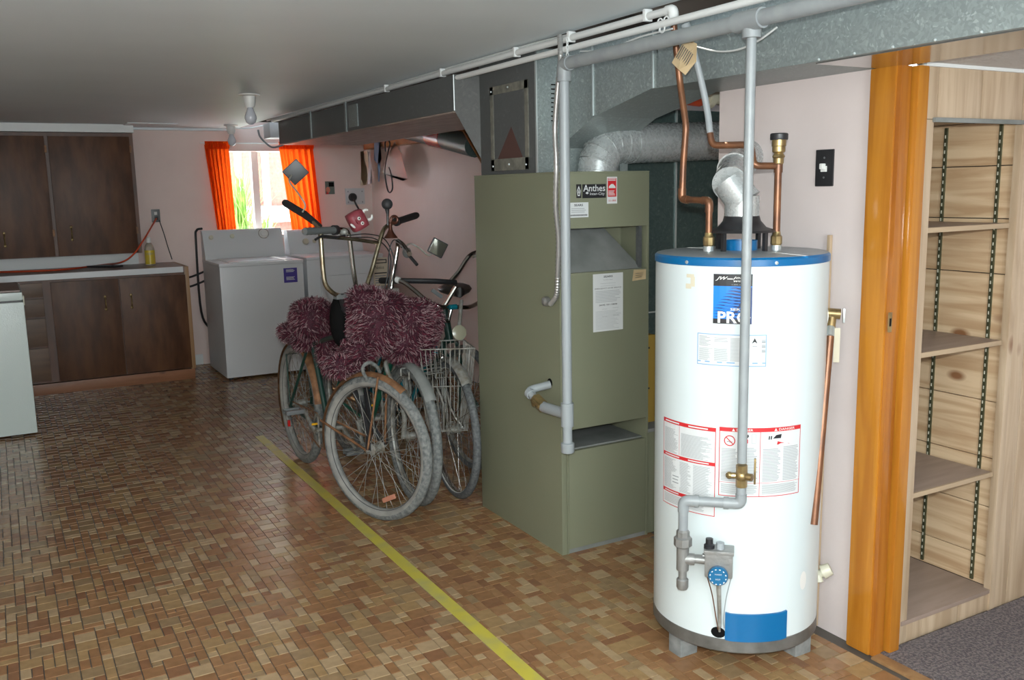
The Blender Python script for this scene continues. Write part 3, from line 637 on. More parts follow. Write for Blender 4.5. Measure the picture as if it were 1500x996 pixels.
# long duct toward the window (left) and transition
dl = thing('far_duct', 'dull galvanised ceiling duct running back toward the window', 'duct', (2.1, 5.2, 1.85))
segs = [(3.78, 5.22), (5.23, 5.9), (5.91, 6.68)]
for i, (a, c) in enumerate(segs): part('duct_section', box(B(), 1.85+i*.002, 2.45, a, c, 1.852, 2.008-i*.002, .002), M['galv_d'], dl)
for y_ in (5.225, 5.905): part('drive_cleat', box(B(), 1.846, 1.853, y_-.012, y_+.012, 1.85, 2.02), M['galv'], dl, False)
part('damper_plate', box(B(), 1.846, 1.85, 5.02, 5.17, 1.868, 1.992, .001), M['galv'], dl)
b = B(); A1, A2, B1, B2 = V((1.85, 3.78, 2.008)), V((1.85, 3.78, 1.852)), V((1.932, 3.685, 2.008)), V((1.932, 3.685, 1.63))
prism(b, [A1, A2, B2, B1], (.4, .06, 0)); part('transition', b, M['galv_d'], dl, False)
part('corner_seam', tube(B(), [A1+V((-.002, -.002, 0)), A2+V((-.002, -.002, 0))], .003, 6), M['seam'], dl)
part('duct_underside', box(B(), 1.86, 2.44, 3.82, 6.66, 1.846, 1.853), M['soffit'], dl, False)
# wood soffit beyond duct, beam, insulated pipe
struct('trim_3', box(B(), 2.45, 3.2, 3.9, 8.36, 2.0, 2.03), M['soffit'])
bm_ = box(B(), 3.08, 3.17, 5.6, 8.25, 1.89, 2.0, .004)
o = part('wooden_beam', bm_, M['beam']); tag(o, 'orange wooden beam below the ceiling from which bags hang', 'beam')
ip = thing('insulated_duct', 'foil-wrapped round duct with a band of red tape behind the furnace duct', 'duct', (2.9, 5, 1.9))
part('wrapping', tube(B(), [U(575, 190, x=2.98), U(640, 200, x=2.9), U(696, 214, x=2.82)], [.05, .075, .075], 16), M['galv_g'], ip)
part('red_tape', tube(B(), [U(634, 199, x=2.9), U(655, 203, x=2.88)], .080, 16), M['red'], ip)
part('strap', tube(B(), [U(676, 186, x=2.7), U(706, 238, x=2.6)], .008, 8), M['beam'], ip)
# right main duct, over the water heater
xd = 2.03
md = thing('main_duct', 'large galvanised ceiling duct passing above the water heater', 'duct', (2.25, 2.2, 1.83))
for i, (a, c) in enumerate(((1.16, 2.56), (2.57, 2.60))):
    part('duct_section', box(B(), xd+i*.001, 2.345, a, c, 1.832+i*.001, 2.052, .002), M['galv'], md)
b = B(); prism(b, [(xd+.001, 2.60, 1.833), (xd+.001, 2.60, 2.052), (xd+.001, 3.198, 2.052), (xd+.001, 3.198, 1.66), (xd+.001, 2.95, 1.765)], (.30, 0, 0)); part('tapered_section', b, M['galv'], md, False)
for y_ in (2.585, 2.95): part('drive_cleat', box(B(), xd-.004, xd+.002, y_-.003, y_+.003, 1.835 if y_ < 2.7 else 1.77, 2.05), M['seam'], md, False)
part('end_flange', box(B(), xd-.006, 2.35, 1.148, 1.162, 1.822, 2.06), M['seam'], md, False)
part('reflective_patch', box(B(), 2.05, 2.335, 1.17, 1.88, 1.8285, 1.832), M['shiny'], md, False)
for k in range(6): part('screw', ball(B(), (xd-.002, 1.25+k*.12, 1.836), .004, seg=8), M['seam'], md)
# cold-air return box behind flue
rb = thing('return_duct', 'dark green-grey galvanised return air duct standing behind the flue pipe', 'duct', (2.8, 3.5, 0))
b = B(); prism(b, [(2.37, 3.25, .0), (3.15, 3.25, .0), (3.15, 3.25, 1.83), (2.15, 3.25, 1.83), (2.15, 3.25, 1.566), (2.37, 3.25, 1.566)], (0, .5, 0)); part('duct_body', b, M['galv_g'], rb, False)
for px_ in (989,): q = U(px_, 300, y=3.25); part('standing_seam', box(B(), q.x-.004, q.x+.004, 3.243, 3.25, 0, 1.83), M['seam'], rb, False)
q = U(955, 457, y=3.25); part('cross_seam', box(B(), 2.37, 3.15, 3.245, 3.25, q.z-.003, q.z+.003), M['seam'], rb, False)
rbt = thing('return_boot', 'low dull green metal box on the floor at the right of the furnace', 'box', (2.42, 3.1, 0))
part('box_body', box(B(), 2.357, 2.52, 3.03, 3.24, .0, .455, .003), M['olive'], rbt); part('rim', box(B(), 2.357, 2.522, 3.025, 3.24, .455, .47, .002), M['dusty'], rbt)
yb_ = thing('yellow_carton', 'narrow yellow carton with black print standing between furnace and water heater', 'box', (2.42, 3.1, .47))
part('carton_body', box(B(), 2.36, 2.47, 3.12, 3.20, .47, .86, .002), M['carton'], yb_)
pr = Print(lambda u_, v_, l: V((u_, 3.12-l, v_)));
for k in range(6): pr.rect(2.37, .5+k*.06, 2.40+.02*(k % 3), .508+k*.06, 'inkb')
pr.text('Do not', 2.372, .80, .06, .02, 'inkb'); pr.done(yb_)
# flue pipe from the furnace
fp = thing('flue_pipe', 'shiny galvanised flue pipe elbowing right above the furnace', 'pipe', (2.16, 3.125, 1.56))
c0 = V((2.165, 3.115, 1.562)); path = [c0, c0+V((0, 0, .003))]
cx_, cz_ = 2.165+.112, 1.563; R_ = .112
for k in range(1, 6):
    a = k*math.pi/2/5; path.append(V((cx_-R_*math.cos(a), 3.115, cz_+R_*math.sin(a))))
rad = .082
for i in range(len(path)-1):
    d = (path[i+1]-path[i]).normalized(); part('elbow_gore', tube(B(), [path[i]-d*.012, path[i]-d*.006, path[i]-d*.004, path[i+1]+d*.01], [rad+.0022, rad+.0022, rad, rad-.001], 32), M['galv_s'], fp)
e0 = path[-1]; part('crimped_collar', tube(B(), [e0, e0+V((.03, 0, .001)), e0+V((.032, 0, .001)), e0+V((.05, 0, .001))], [rad+.002, rad+.002, rad-.003, rad-.003], 28), M['galv_s'], fp)
part('straight_pipe', tube(B(), [e0+V((.05, 0, .001)), (2.78, 3.115, e0.z+.015), (3.19, 3.115, e0.z+.03)], rad, 28), M['galv_s'], fp)
part('draft_tab', box(B(), 2.265, 2.305, 3.10, 3.105, 1.563, 1.6), M['galv'], fp, False)
orp = thing('wrapped_pipe', 'pale pipe with an orange tape band beneath the main duct', 'pipe', (2.6, 2.9, 1.8))
part('pipe', tube(B(), [U(990, 136, y=2.9), (3.19, 2.9, U(1100, 147, y=2.9).z)], .035, 16), M['cream'], orp); part('orange_band', tube(B(), [U(1008, 140, y=2.9), U(1026, 142, y=2.9)], .038, 16), M['cord'], orp); part('coupling', tube(B(), [U(1034, 143, y=2.9), U(1042, 144, y=2.9)], .04, 16), M['cream'], orp)
# =================================================================== ceiling pipes
def clampring(bm, p, r, t): tube(bm, [p-t*.008, p+t*.008], r, 12)
gp = thing('gas_pipe', 'grey painted gas pipe along the ceiling with drops to the furnace and water heater', 'pipe', (1.82, 2.2, 1.93))
gx, gz = 1.82, 1.934; yF = U(827, 200, x=gx).y; GH = V((1.815, 1.917, 0)); n45 = V((math.sin(math.radians(43.5)), math.cos(math.radians(43.5)), 0)); DG = GH.dot(n45)
G = lambda px, py: U(px, py, n=n45, d=DG)
ptop = G(1101, 46); GH = V((ptop.x, ptop.y, 0))
part('main_run', tube(B(), [(gx, .9, gz), (gx, yF-.0, gz)], .022, 16), M['grey_pipe'], gp)
part('elbow', tube(B(), fillet([(gx, yF-.04, gz), (gx, yF, gz), (gx, yF, gz-.06)], .03), .026, 14), M['grey_pipe'], gp)
part('furnace_drop', tube(B(), [(gx, yF, gz-.05), (gx, yF, .53)], .0185, 16), M['grey_light'], gp)
q = (gx, yF, U(830, 607, x=gx).z); part('tee', tube(B(), [(gx, yF, q[2]-.045), (gx, yF, q[2]+.045)], .0245, 16), M['grey_light'], gp)
part('drip_cap', lathe(B(), [(0, 0), (.024, 0), (.026, .004), (.026, .036), (.018, .04)], (gx, yF, .505), seg=18), M['grey_light'], gp)
T0 = V(q); e1 = U(800, 608, x=gx); v1 = U(790, 590, x=gx); e2 = U(772, 572, x=gx); h2 = U(806, 563, x=fx0)
part('side_elbow', tube(B(), fillet([T0, T0+V((0, .03, 0)), V((gx, e1.y+.02, T0.z-.005)), v1], .035), .0215, 14), M['grey_light'], gp)
part('side_nipple', tube(B(), fillet([v1, e2+V((0, .0, 0)), h2], .03), .0165, 14), M['grey_light'], gp)
part('nipple_bead', tube(B(), [e2+(v1-e2)*.35, e2+(v1-e2)*.15], .021, 14), M['grey_light'], gp)
b = B(); dv = (v1-e2).normalized(); tube(b, [v1-dv*.03, v1+dv*.035], .025, 6); lathe(b, [(.012, 0), (.012, .03), (0, .032)], v1, (-1, 0, 0), 10); obox(b, v1+V((-.03, -.02, .008)), dv, V((1, 0, 0)), dv.cross(V((1, 0, 0))), .06, .006, .014, .002); part('gas_cock', b, M['brass'], gp)
# heater drop
zb_ = G(1086, 738)
part('drop_tee', tube(B(), [(GH.x, GH.y, gz+.02), (GH.x, GH.y, gz-.045)], .026, 14), M['grey_pipe'], gp)
part('tee_hub', tube(B(), [(gx, GH.y-.05, gz), (gx, GH.y+.05, gz)], .0275, 14), M['grey_pipe'], gp)
vz = G(1086, 697).z; part('heater_drop', tube(B(), [(GH.x, GH.y, gz-.04), (GH.x, GH.y, vz+.04)], .0138, 16), M['grey_pipe'], gp)
zz = G(1086, 738).z; L0 = G(1001, 738); L1 = V((L0.x, L0.y, zz))
V0 = V((GH.x, GH.y, zz))
part('lower_run', tube(B(), fillet([(GH.x, GH.y, vz-.02), V0, V0+(L1-V0)*1.0, V((L1.x, L1.y, G(1000, 787).z))], .028, 6), .0145, 14), M['grey_pipe'], gp)
uD = (L1-V0).normalized()
b = B(); tube(b, [V0+uD*.035, V0+uD*.05], .0185, 14); tube(b, fillet([V0+V((0, 0, .03)), V0, V0+uD*.045], .028), .0165, 14); part('elbow', b, M['grey_pipe'], gp)
b = B(); tube(b, fillet([L1-uD*.04, L1, L1-V((0, 0, .035))], .028), .0165, 14); tube(b, [L1-uD*.032, L1-uD*.045], .0185, 14); part('elbow', b, M['grey_pipe'], gp)
b = B(); c = V((GH.x, GH.y, vz)); tube(b, [c-V((0, 0, .033)), c+V((0, 0, .033))], .0165, 8); ball(b, c, .02, seg=12); tube(b, [c, c+uD*.035], .009, 10); ball(b, c+uD*.035, .011, seg=8); tube(b, [c, c-uD*.03-n45*.012], .011, 10); part('ball_valve', b, M['brass'], gp)
part('valve_handle', obox(B(), c-uD*.037-n45*.02+V((0, 0, .022)), uD, n45, V((0, 0, 1)), .006, .014, .075, .002), M['brass'], gp)
un_ = G(1000, 789); un_ = V((L1.x, L1.y, un_.z))
b = B(); lathe(b, [(.016, -.03), (.02, -.022), (.027, -.02), (.027, .004), (.02, .008), (.02, .024), (.015, .03)], un_, seg=8); part('union', b, M['grey_valve'], gp)
tz = G(1000, 818).z; tc0 = V((L1.x, L1.y, tz)); bz = G(1000, 862).z
part('drip_leg', tube(B(), [un_-V((0, 0, .02)), (L1.x, L1.y, bz+.03)], .0125, 12), M['grey_valve'], gp)
b = B(); tube(b, [tc0-V((0, 0, .035)), tc0+V((0, 0, .035))], .0185, 14); tube(b, [tc0, tc0-uD*.035], .0175, 14); part('tee', b, M['grey_valve'], gp)
part('drip_cap', lathe(B(), [(0, 0), (.015, 0), (.018, .006), (.018, .03), (.014, .034)], (L1.x, L1.y, bz), seg=14), M['grey_valve'], gp)
part('side_nipple', tube(B(), [tc0-uD*.03, tc0-uD*.075], .011, 12), M['grey_valve'], gp)
# white ceiling water pipe + copper cold riser
cw = thing('cold_water_pipe', 'white ceiling pipe turning into a copper riser down to the heater', 'pipe', (1.9, 2.3, 2.03))
xr = 1.90; yE = U(991, 14, z=2.04).y
part('white_run', tube(B(), [(xr, 7.0, 2.04), (xr, yE, 2.04)], .0125, 12), M['white_trim'], cw)
part('elbow', tube(B(), fillet([(xr, yE+.03, 2.04), (xr, yE, 2.04), (xr, yE, 2.0)], .02), .0165, 12), M['white_trim'], cw)
K = lambda px, py: U(px, py, x=1.93)
a0 = V((xr, yE, 2.005)); n1 = K(1038, 358)
pp = [a0, K(996, 120), K(1005, 185), K(1001, 240), K(999, 290), K(1036, 294), n1]; pp[5] = V((n1.x, n1.y, pp[5].z)); pp[4].z = pp[5].z+.004
part('copper_riser', tube(B(), fillet(pp, .016, 5), .0105, 14), M['copper'], cw)
part('sweat_elbow', tube(B(), fillet([pp[4]+V((0, 0, .035)), pp[4], pp[4]+(pp[5]-pp[4]).normalized()*.03], .02), .013, 14), M['copper'], cw)
part('sweat_elbow', tube(B(), fillet([pp[5]+(pp[4]-pp[5]).normalized()*.03, pp[5], pp[5]-V((0, 0, .035))], .02), .013, 14), M['copper'], cw)
for y_ in (2.45, 2.9, 3.3, 4.0, 4.7): part('pipe_clip', box(B(), xr-.015, xr+.015, y_-.007, y_+.007, 2.024, 2.062, .002), M['white_trim'], cw)
hw = thing('hot_water_pipe', 'grey painted pipe with copper elbow leading hot water from the heater', 'pipe', (2.0, 2.2, 1.95))
x2 = 1.865; part('white_run', tube(B(), [(x2, 4.0, 1.995), (x2, 1.9, 1.995), (x2-.02, .95, 1.995)], .0115, 12), M['white_trim'], hw)
K2 = lambda px, py: U(px, py, x=1.985)
g0 = [U(1006, 52, x=1.90), U(1016, 75, x=1.95), K2(1034, 150), K2(1041, 203)]
part('grey_section', tube(B(), spline(g0, 5), .0105, 12), M['grey_light'], hw)
part('valve_stub', tube(B(), [U(1004, 36, x=1.89), U(1012, 58, x=1.90)], .015, 12), M['grey_light'], hw)
RV = V((2.105, 2.065, 0))
e = K2(1043, 213); cc = U(1100, 212, y=2.12); r0 = U(1104, 243, y=2.09); r1 = V((RV.x, RV.y, U(1140, 243, y=RV.y).z))
part('copper_bend', tube(B(), fillet([K2(1040, 195), e, cc, r0+V((-.0, 0, 0)), r1], .02, 5), .0108, 14), M['copper'], hw)
vt = U(1145, 205, y=RV.y).z; vb = U(1137, 358, y=RV.y).z
part('copper_riser', tube(B(), [(RV.x, RV.y, vt-.02), (RV.x, RV.y, vb)], .011, 14), M['copper'], hw)
part('tee', tube(B(), [(RV.x, RV.y, r1.z-.02), (RV.x, RV.y, r1.z+.02)], .0135, 14), M['copper'], hw)
part('brass_fitting', lathe(B(), [(.012, -.055), (.016, -.05), (.016, -.035), (.02, -.03), (.014, -.02), (.02, -.015), (.02, 0), (.022, .002), (.022, .02), (0, .02)], (RV.x, RV.y, vt-.02), seg=12), M['brass'], hw)
part('black_knob', lathe(B(), [(.0, 0), (.026, 0), (.027, .003), (.027, .017), (.024, .02), (0, .02)], (RV.x, RV.y, vt), seg=20), M['black'], hw)
# paper tag on the copper riser
tg = thing('paper_tag', 'buff handwritten paper tag tied to the copper riser', 'tag', U(1003, 85, x=1.86))
cs = [U(1004, 56, x=1.875), U(1021, 64, x=1.88), U(1020, 90, x=1.872), U(1004, 110, x=1.86), U(994, 102, x=1.85), U(984, 92, x=1.855)]
b = B(); prism(b, cs, (-.001, -.0012, 0)); part('tag_card', b, M['paper_y'], tg, False)
b = B(); na = V((-.7, -.7, 0)).normalized()*.008
for k in range(7):
    s = k/6; A1 = cs[5]+(cs[0]-cs[5])*.25+(cs[3]-cs[5])*(s*.7+.1); A2 = A1+(cs[0]-cs[5])*.5
    dd = (A2-A1).normalized().cross(na.normalized())*.0013; b.faces.new([b.verts.new(x+na) for x in (A1-dd, A2-dd, A2+dd, A1+dd)])
part('handwriting', b, M['inkb'], tg, False)
part('tie', tube(B(), [U(1009, 50, x=1.87), U(1014, 62, x=1.875)], .003, 6), M['brass'], tg)
# flexible conduit and chain
fc = thing('flexible_conduit', 'silver flexible conduit hanging down the side of the furnace', 'conduit', (1.83, 3.0, 1.9))
xf = 1.80; Kf = lambda px, py, x=1.83: U(px, py, x=x)
pth = spline([Kf(820, 52, 1.87), Kf(821, 85, 1.845), Kf(816, 140, 1.84), Kf(813, 190, 1.84), Kf(815, 240, 1.84), Kf(814, 300, 1.85), Kf(818, 350, 1.87), Kf(817, 400, 1.88), Kf(815, 432, 1.89), Kf(806, 446, 1.895)], 16)
rs = [.0085+.0022*(i % 2) for i in range(len(pth))]
part('armoured_hose', tube(B(), pth, rs, 10), M['flex'], fc)
q = U(803, 441, x=fx0); part('box_connector', lathe(B(), [(.018, 0), (.02, .006), (.018, .02), (.01, .026), (0, .026)], (fx0, q.y, q.z), (-1, 0, 0), 16), M['grey_valve'], fc)
ch = thing('hanging_chain', 'short white chain hanging from the ceiling pipes beside the conduit', 'chain', U(831, 62, x=1.86))
for k in range(7):
    p = U(831, 58+k*5.6, x=1.85); b = B(); a = k % 2; ring = [p+(V((0, 1, 0)) if a else V((1, 0, 0)))*.0045*math.cos(t)+V((0, 0, 1))*.0085*math.sin(t) for t in [i*math.pi/5 for i in range(10)]]
    tube(b, ring, .0016, 5, closed=True); part('link', b, M['white_trim'], ch)
def wire(name, pts, r, m, label, cat='wire'): tag(part(name, tube(B(), spline(pts, 5), r, 6), M[m]), label, cat)
wire('ceiling_wire', [(1.912, 7.2, 2.058), (1.915, 6, 2.06), (1.912, 5, 2.057), (1.914, 4, 2.06), (1.91, 3.2, 2.058), (1.92, 2.9, 2.055)], .006, 'wirewhite', 'white cable stapled along the far ceiling edge')
wire('ceiling_wire', [U(850, 75, x=1.87), U(890, 73, x=1.87), U(935, 55, x=1.87), U(985, 42, x=1.87)], .0028, 'wirewhite', 'thin white wire looping above the grey gas pipe')
wire('ceiling_wire', [U(1018, 68, x=1.96), U(1050, 75, x=1.96), U(1080, 73, x=1.94), U(1110, 60, x=1.92), U(1138, 40, x=1.92)], .0028, 'wirewhite', 'thin white wire sagging across the main duct behind the paper tag')
wire('ceiling_wire', [U(1000, 30, z=2.05), U(1080, 12, z=2.05), U(1180, -12, z=2.05)], .010, 'wirewhite', 'thick white cable at the ceiling near the top edge')
wire('window_cable', [U(378, 190, y=7.6), U(381, 200, y=7.6), U(390, 210, y=7.6), U(400, 216, y=7.62), U(415, 212, y=7.65)], .008, 'ink', 'grey cable looping down near the window top')
wire('window_cable', [U(338, 187, z=2.062), U(360, 188, z=2.062), U(385, 184, z=2.062), U(400, 180, z=2.062)], .006, 'wirewhite', 'white cable along ceiling from the far bulb socket')
# clamp cluster
cl = thing('pipe_clamp', 'cluster of old pipe clamps on the white ceiling pipes', 'clamp', U(970, 33, x=1.87))
for px_, py_ in ((967, 33), (976, 30), (970, 42)):
    p = U(px_, py_, x=1.862); b = B(); tube(b, [p+V((0, 1, 0))*.012*math.cos(t)+V((0, 0, 1))*.012*math.sin(t) for t in [i*math.pi/6 for i in range(12)]], .0025, 6, closed=True); part('ring', b, M['white_trim'], cl)
# junction box by window
jb = thing('junction_box', 'grey junction box and cable cluster at ceiling near the window', 'box', U(400, 200, y=7.5)); p = jb.location
part('box', box(B(), p.x-.05, p.x+.1, 7.4, 7.6, 1.94, 2.06, .01), M['plate'], jb)
# =================================================================== WATER HEATER
HC = V((2.031, 2.140, 0)); HR = .264
def cyl(px, py, R=HR):
    r = ray(px, py); o = V((-HC.x, -HC.y)); d = V((r.x, r.y)); a = d.dot(d); b_ = 2*o.dot(d); c_ = o.dot(o)-R*R
    t = (-b_-math.sqrt(max(0, b_*b_-4*a*c_)))/(2*a); p = CAM+r*t; a_ = math.atan2(p.y-HC.y, p.x-HC.x); return (a_-2*math.pi if a_ > .8 else a_), p.z
zt = U(1087, 383, n=n45, d=HC.dot(n45)-HR).z   # top of blue rim at the front
zwb = cyl(1080, 938)[1]; zblue = cyl(1087, 391)[1]
wh = thing('water_heater', 'white cylindrical gas water heater with blue top rim beside the pink wall', 'water heater', HC)
part('tank_jacket', lathe(B(), [(HR, zwb), (HR, zblue+.002)], HC, seg=96), M['white_enamel'], wh)
zt = cyl(1087, 378)[1]
part('rim_band', lathe(B(), [(HR+.001, zblue), (HR+.003, zblue+.001), (HR+.003, zt-.006), (HR-.003, zt)], HC, seg=96), M['blue'], wh)
part('top_cover', lathe(B(), [(HR-.003, zt), (HR-.006, zt+.001), (.06, zt+.006), (0, zt+.006)], HC, seg=96), M['grey_top'], wh)
part('base_ring', lathe(B(), [(0, zwb-.045), (HR-.004, zwb-.045), (HR+.001, zwb-.04), (HR+.001, zwb-.002), (HR-.002, zwb+.001)], HC, seg=96), M['grey_ring'], wh)
print('heater z', zwb, zblue, zt)
for px_ in (1007, 1137):
    a, z_ = cyl(px_, 385 if px_ < 1100 else 388); z_ = zblue+.010; n_ = V((math.cos(a), math.sin(a), 0)); part('screw', lathe(B(), [(.006, 0), (.005, .003), (0, .004)], HC+n_*(HR+.002)+V((0, 0, z_)), n_, 10), M['seam'], wh)
for k, a in enumerate((178, 300, 60)):
    a = math.radians(a); c = HC+V((math.cos(a), math.sin(a), 0))*(HR-.055); part('leg', box(B(), c.x-.035, c.x+.035, c.y-.03, c.y+.03, 0, zwb-.044, .004), M['concrete'], wh)
# draft hood + flue
zh = zt+.006; b = B()
lathe(b, [(.105, .055), (.1, .062), (.075, .07), (.058, .09), (.054, .105)], HC+V((0, 0, zh)), seg=36); part('draft_hood', b, M['black'], wh)
part('flue_collar', lathe(B(), [(.05, 0), (.05, .03)], HC+V((0, 0, zh)), seg=28), M['blue'], wh)
for a in (190, 280, 10, 100):
    a = math.radians(a); c = HC+V((math.cos(a), math.sin(a), 0))*.088+V((0, 0, zh)); part('hood_leg', box(B(), c.x-.006, c.x+.006, c.y-.006, c.y+.006, zh-.004, zh+.06), M['black'], wh)
fl2 = thing('heater_vent_pipe', 'galvanised vent pipe bending from the heater top into the wall', 'pipe', HC+V((0, 0, zh+.1)))
z1 = zh+.10; P0 = HC+V((0, 0, z1)); vpts = [P0, HC+V((0, 0, U(1083, 292, y=2.14).z)), U(1076, 262, x=2.09), U(1072, 245, x=2.18), V((2.325, 2.42, 0))]
vpts[2] = U(1070, 268, y=2.17); vpts[3] = U(1076, 248, y=2.26); vpts[4] = V((2.328, 2.42, vpts[3].z+.05))
for i in range(4):
    d = (vpts[i+1]-vpts[i]).normalized(); part('vent_section', tube(B(), [vpts[i]-d*.012, vpts[i]+d*.006, vpts[i+1]+d*.01], [.0555, .053, .0525], 28), M['galv_s'], fl2)
for q, nm in ((n1, 'cold'), (V((RV.x, RV.y, zt)), 'hot')):
    b = B(); c = V((q.x, q.y, zt+.002)); lathe(b, [(.015, -.004), (.015, .02), (.0175, .022), (.0175, .045), (.013, .05), (.012, .06)], c, seg=8); part('dielectric_union', b, M['brass'], wh)
    part('nipple', lathe(B(), [(.016, -.006), (.016, .018), (0, .018)], c, seg=14), M['seam'], wh)
# heater print
def fh(a, v_, l): return HC+V((math.cos(a)*(HR+l), math.sin(a)*(HR+l), v_))
def CP(x0_, y0_, x1_, y1_):
    a0, z0 = cyl(x0_, y0_); a1, z1_ = cyl(x1_, y1_); return a0, z1_, a1, z0      # a increases to the right (counter-clockwise seen from above)
pr = Print(fh, 1.0001); pr.nu = 1.5
def R4(p_, x0_, y0_, x1_, y1_, m, lift=.0006): a0, z0, a1, z1_ = CP(x0_, y0_, x1_, y1_); p_.rect(a0, z0, a1, z1_, m, lift, max(1, int(abs(a1-a0)/.08)+1)); return a0, z0, a1, z1_
a0, z0, a1, z1_ = R4(pr, 1045.5, 401, 1101, 475, 'sticker_blue'); Wd = a1-a0; Hh = z1_-z0
pr.rect(a0, z1_-Hh*.24, a1, z1_, 'inkb', .0009, 6); pr.rect(a0, z0, a1, z0+Hh*.1, 'black', .0008, 6)
pr.poly([(a0+Wd*.55, z0), (a1, z0), (a1, z0+Hh*.76), (a0+Wd*.85, z0+Hh*.6), (a0+Wd*.6, z0+Hh*.3), (a0+Wd*.4, z0+Hh*.1)], 'navy', .001)
for k in range(11):
    vz_ = z0+Hh*(.12+.058*k); ub = a0+Wd*(.02+max(0, k-3)*.06); pts1 = []; pts2 = []
    for j in range(9):
        s = j/8; uu = ub+(a1-ub)*s; wv = Hh*.022*math.sin(s*5.5+1.2)+Hh*.03*s; th = Hh*.013*math.sin(math.pi*min(1, s*1.2))+.0003
        pts1.append((uu, vz_+wv+th)); pts2.append((uu, vz_+wv-th))
    pr.poly(pts2+pts1[::-1], 'navy' if k % 1 == 0 else 'inkb', .0012)
pr.text('JW', a0+Wd*.05, z1_-Hh*.135, Wd*.33, Hh*.085, 'white', bold=.02, shear=.5); pr.rect(a0+Wd*.36, z1_-Hh*.105, a0+Wd*.5, z1_-Hh*.085, 'white', .0012); pr.text('john', a0+Wd*.5, z1_-Hh*.105, Wd*.38, Hh*.06, 'white', bold=.02, shear=.3); pr.text('wood', a0+Wd*.52, z1_-Hh*.155, Wd*.42, Hh*.045, 'white', bold=.02, shear=.3)
pr.text('1-888-479-7257', a0+Wd*.48, z1_-Hh*.22, Wd*.46, Hh*.022, 'inkp')
pr.text('SERIES', a0+Wd*.45, z0+Hh*.27, Wd*.45, Hh*.05, 'white', bold=.02); pr.text('PRO', a0+Wd*.13, z0+Hh*.015, Wd*.84, Hh*.24, 'white', .0018, bold=.025)
pr.done(wh, 'brand_label')
pr = Print(fh); pr.nu = 1.5
a0, z0, a1, z1_ = R4(pr, 1022, 487, 1122, 537, 'paper'); Wd = a1-a0; Hh = z1_-z0
def fr(p_, b0, c0, b1, c1, t, m, lift=.0009):
    n_ = max(1, int(abs(b1-b0)/.08)+1); p_.rect(b0, c0, b1, c0+t, m, lift, n_); p_.rect(b0, c1-t, b1, c1, m, lift, n_); p_.rect(b0, c0, b0+t/HR, c1, m, lift, 1); p_.rect(b1-t/HR, c0, b1, c1, m, lift, 1)
fr(pr, a0, z0, a1, z1_, .0025, 'blueink'); pr.rect(a0, z0+Hh*.09, a1, z0+Hh*.13, 'blueink', .0009, 6)
pr.lines(a0+Wd*.03, z0+Hh*.6, a0+Wd*.22, z1_-Hh*.07, 8, 'ink', .35, .5); pr.lines(a0+Wd*.03, z0+Hh*.15, a0+Wd*.24, z0+Hh*.55, 12, 'inkp', .4, .4); pr.lines(a0+Wd*.26, z0+Hh*.75, a0+Wd*.46, z1_-Hh*.1, 3, 'inkp', .4, .1); pr.lines(a0+Wd*.26, z0+Hh*.15, a0+Wd*.46, z0+Hh*.55, 13, 'inkp', .5, .1); pr.lines(a0+Wd*.49, z0+Hh*.15, a0+Wd*.72, z1_-Hh*.1, 18, 'inkp', .45, .15)
pr.poly([(a0+Wd*.79, z1_-Hh*.27), (a0+Wd*.83, z1_-Hh*.1), (a0+Wd*.87, z1_-Hh*.27), (a0+Wd*.83, z1_-Hh*.22)], 'inkb'); pr.lines(a0+Wd*.8, z1_-Hh*.38, a0+Wd*.87, z1_-Hh*.33, 1, 'inkp')
for k in range(9): pr.rect(a0+Wd*.93, z1_-Hh*(.15+k*.05), a1-.012, z1_-Hh*(.15+k*.05)+Hh*(.012+.012*(k % 3)), 'ink', .001)
pr.done(wh, 'rating_plate')
pr = Print(fh); pr.nu = 1.5
a0, z0 = cyl(973, 609)[0], cyl(973, 737)[1]; z1_ = cyl(973, 609)[1]; a1 = cyl(1048.5, 660)[0]; z0 = cyl(1047, 757)[1]; z1_ = cyl(1050, 627)[1]; Wd = a1-a0; Hh = z1_-z0
pr.rect(a0, z0, a1, z1_, 'paper', .0006, 10); fr(pr, a0, z0, a1, z1_, .0022, 'redink'); 
for fz_, hh in ((.965, .035), (.58, .03), (.155, .03)):
    pr.rect(a0, z0+Hh*(fz_-.01), a1, z0+Hh*(fz_-.01+hh+.01), 'redink', .001, 10)
    for k in range(2): pr.lines(a0+Wd*(.06+.5*k), z0+Hh*(fz_+.002), a0+Wd*(.4+.5*k), z0+Hh*(fz_+hh*.6), 1, 'paper', .8, .1, .0014)
pr.rect(a0+Wd*.385, z0+Hh*.62, a0+Wd*.39, z0+Hh*.95, 'redink', .001, 1)
for (s0, s1, t0, t1, n_) in ((.04, .36, .62, .9, 30), (.42, .95, .62, .88, 30), (.04, .34, .2, .55, 34), (.4, .62, .2, .55, 34), (.65, .95, .2, .55, 34), (.04, .6, .03, .13, 6), (.5, .9, .03, .1, 5)): pr.lines(a0+Wd*s0, z0+Hh*t0, a0+Wd*s1, z0+Hh*t1, n_, 'inkp', .45, .35)
pr.rect(a0+Wd*.22, z0+Hh*.25, a0+Wd*.42, z0+Hh*.4, 'paper', .0012, 2); pr.lines(a0+Wd*.25, z0+Hh*.27, a0+Wd*.4, z0+Hh*.38, 3, 'ink', .3, .2, .0016)
pr.done(wh, 'instruction_label')
pr = Print(fh); pr.nu = 1.5
a0 = cyl(1053.5, 650)[0]; a1 = cyl(1172, 640)[0]; z0 = cyl(1095, 728)[1]; z1_ = cyl(1095, 627)[1]; Wd = a1-a0; Hh = z1_-z0; am = a0+Wd*.47
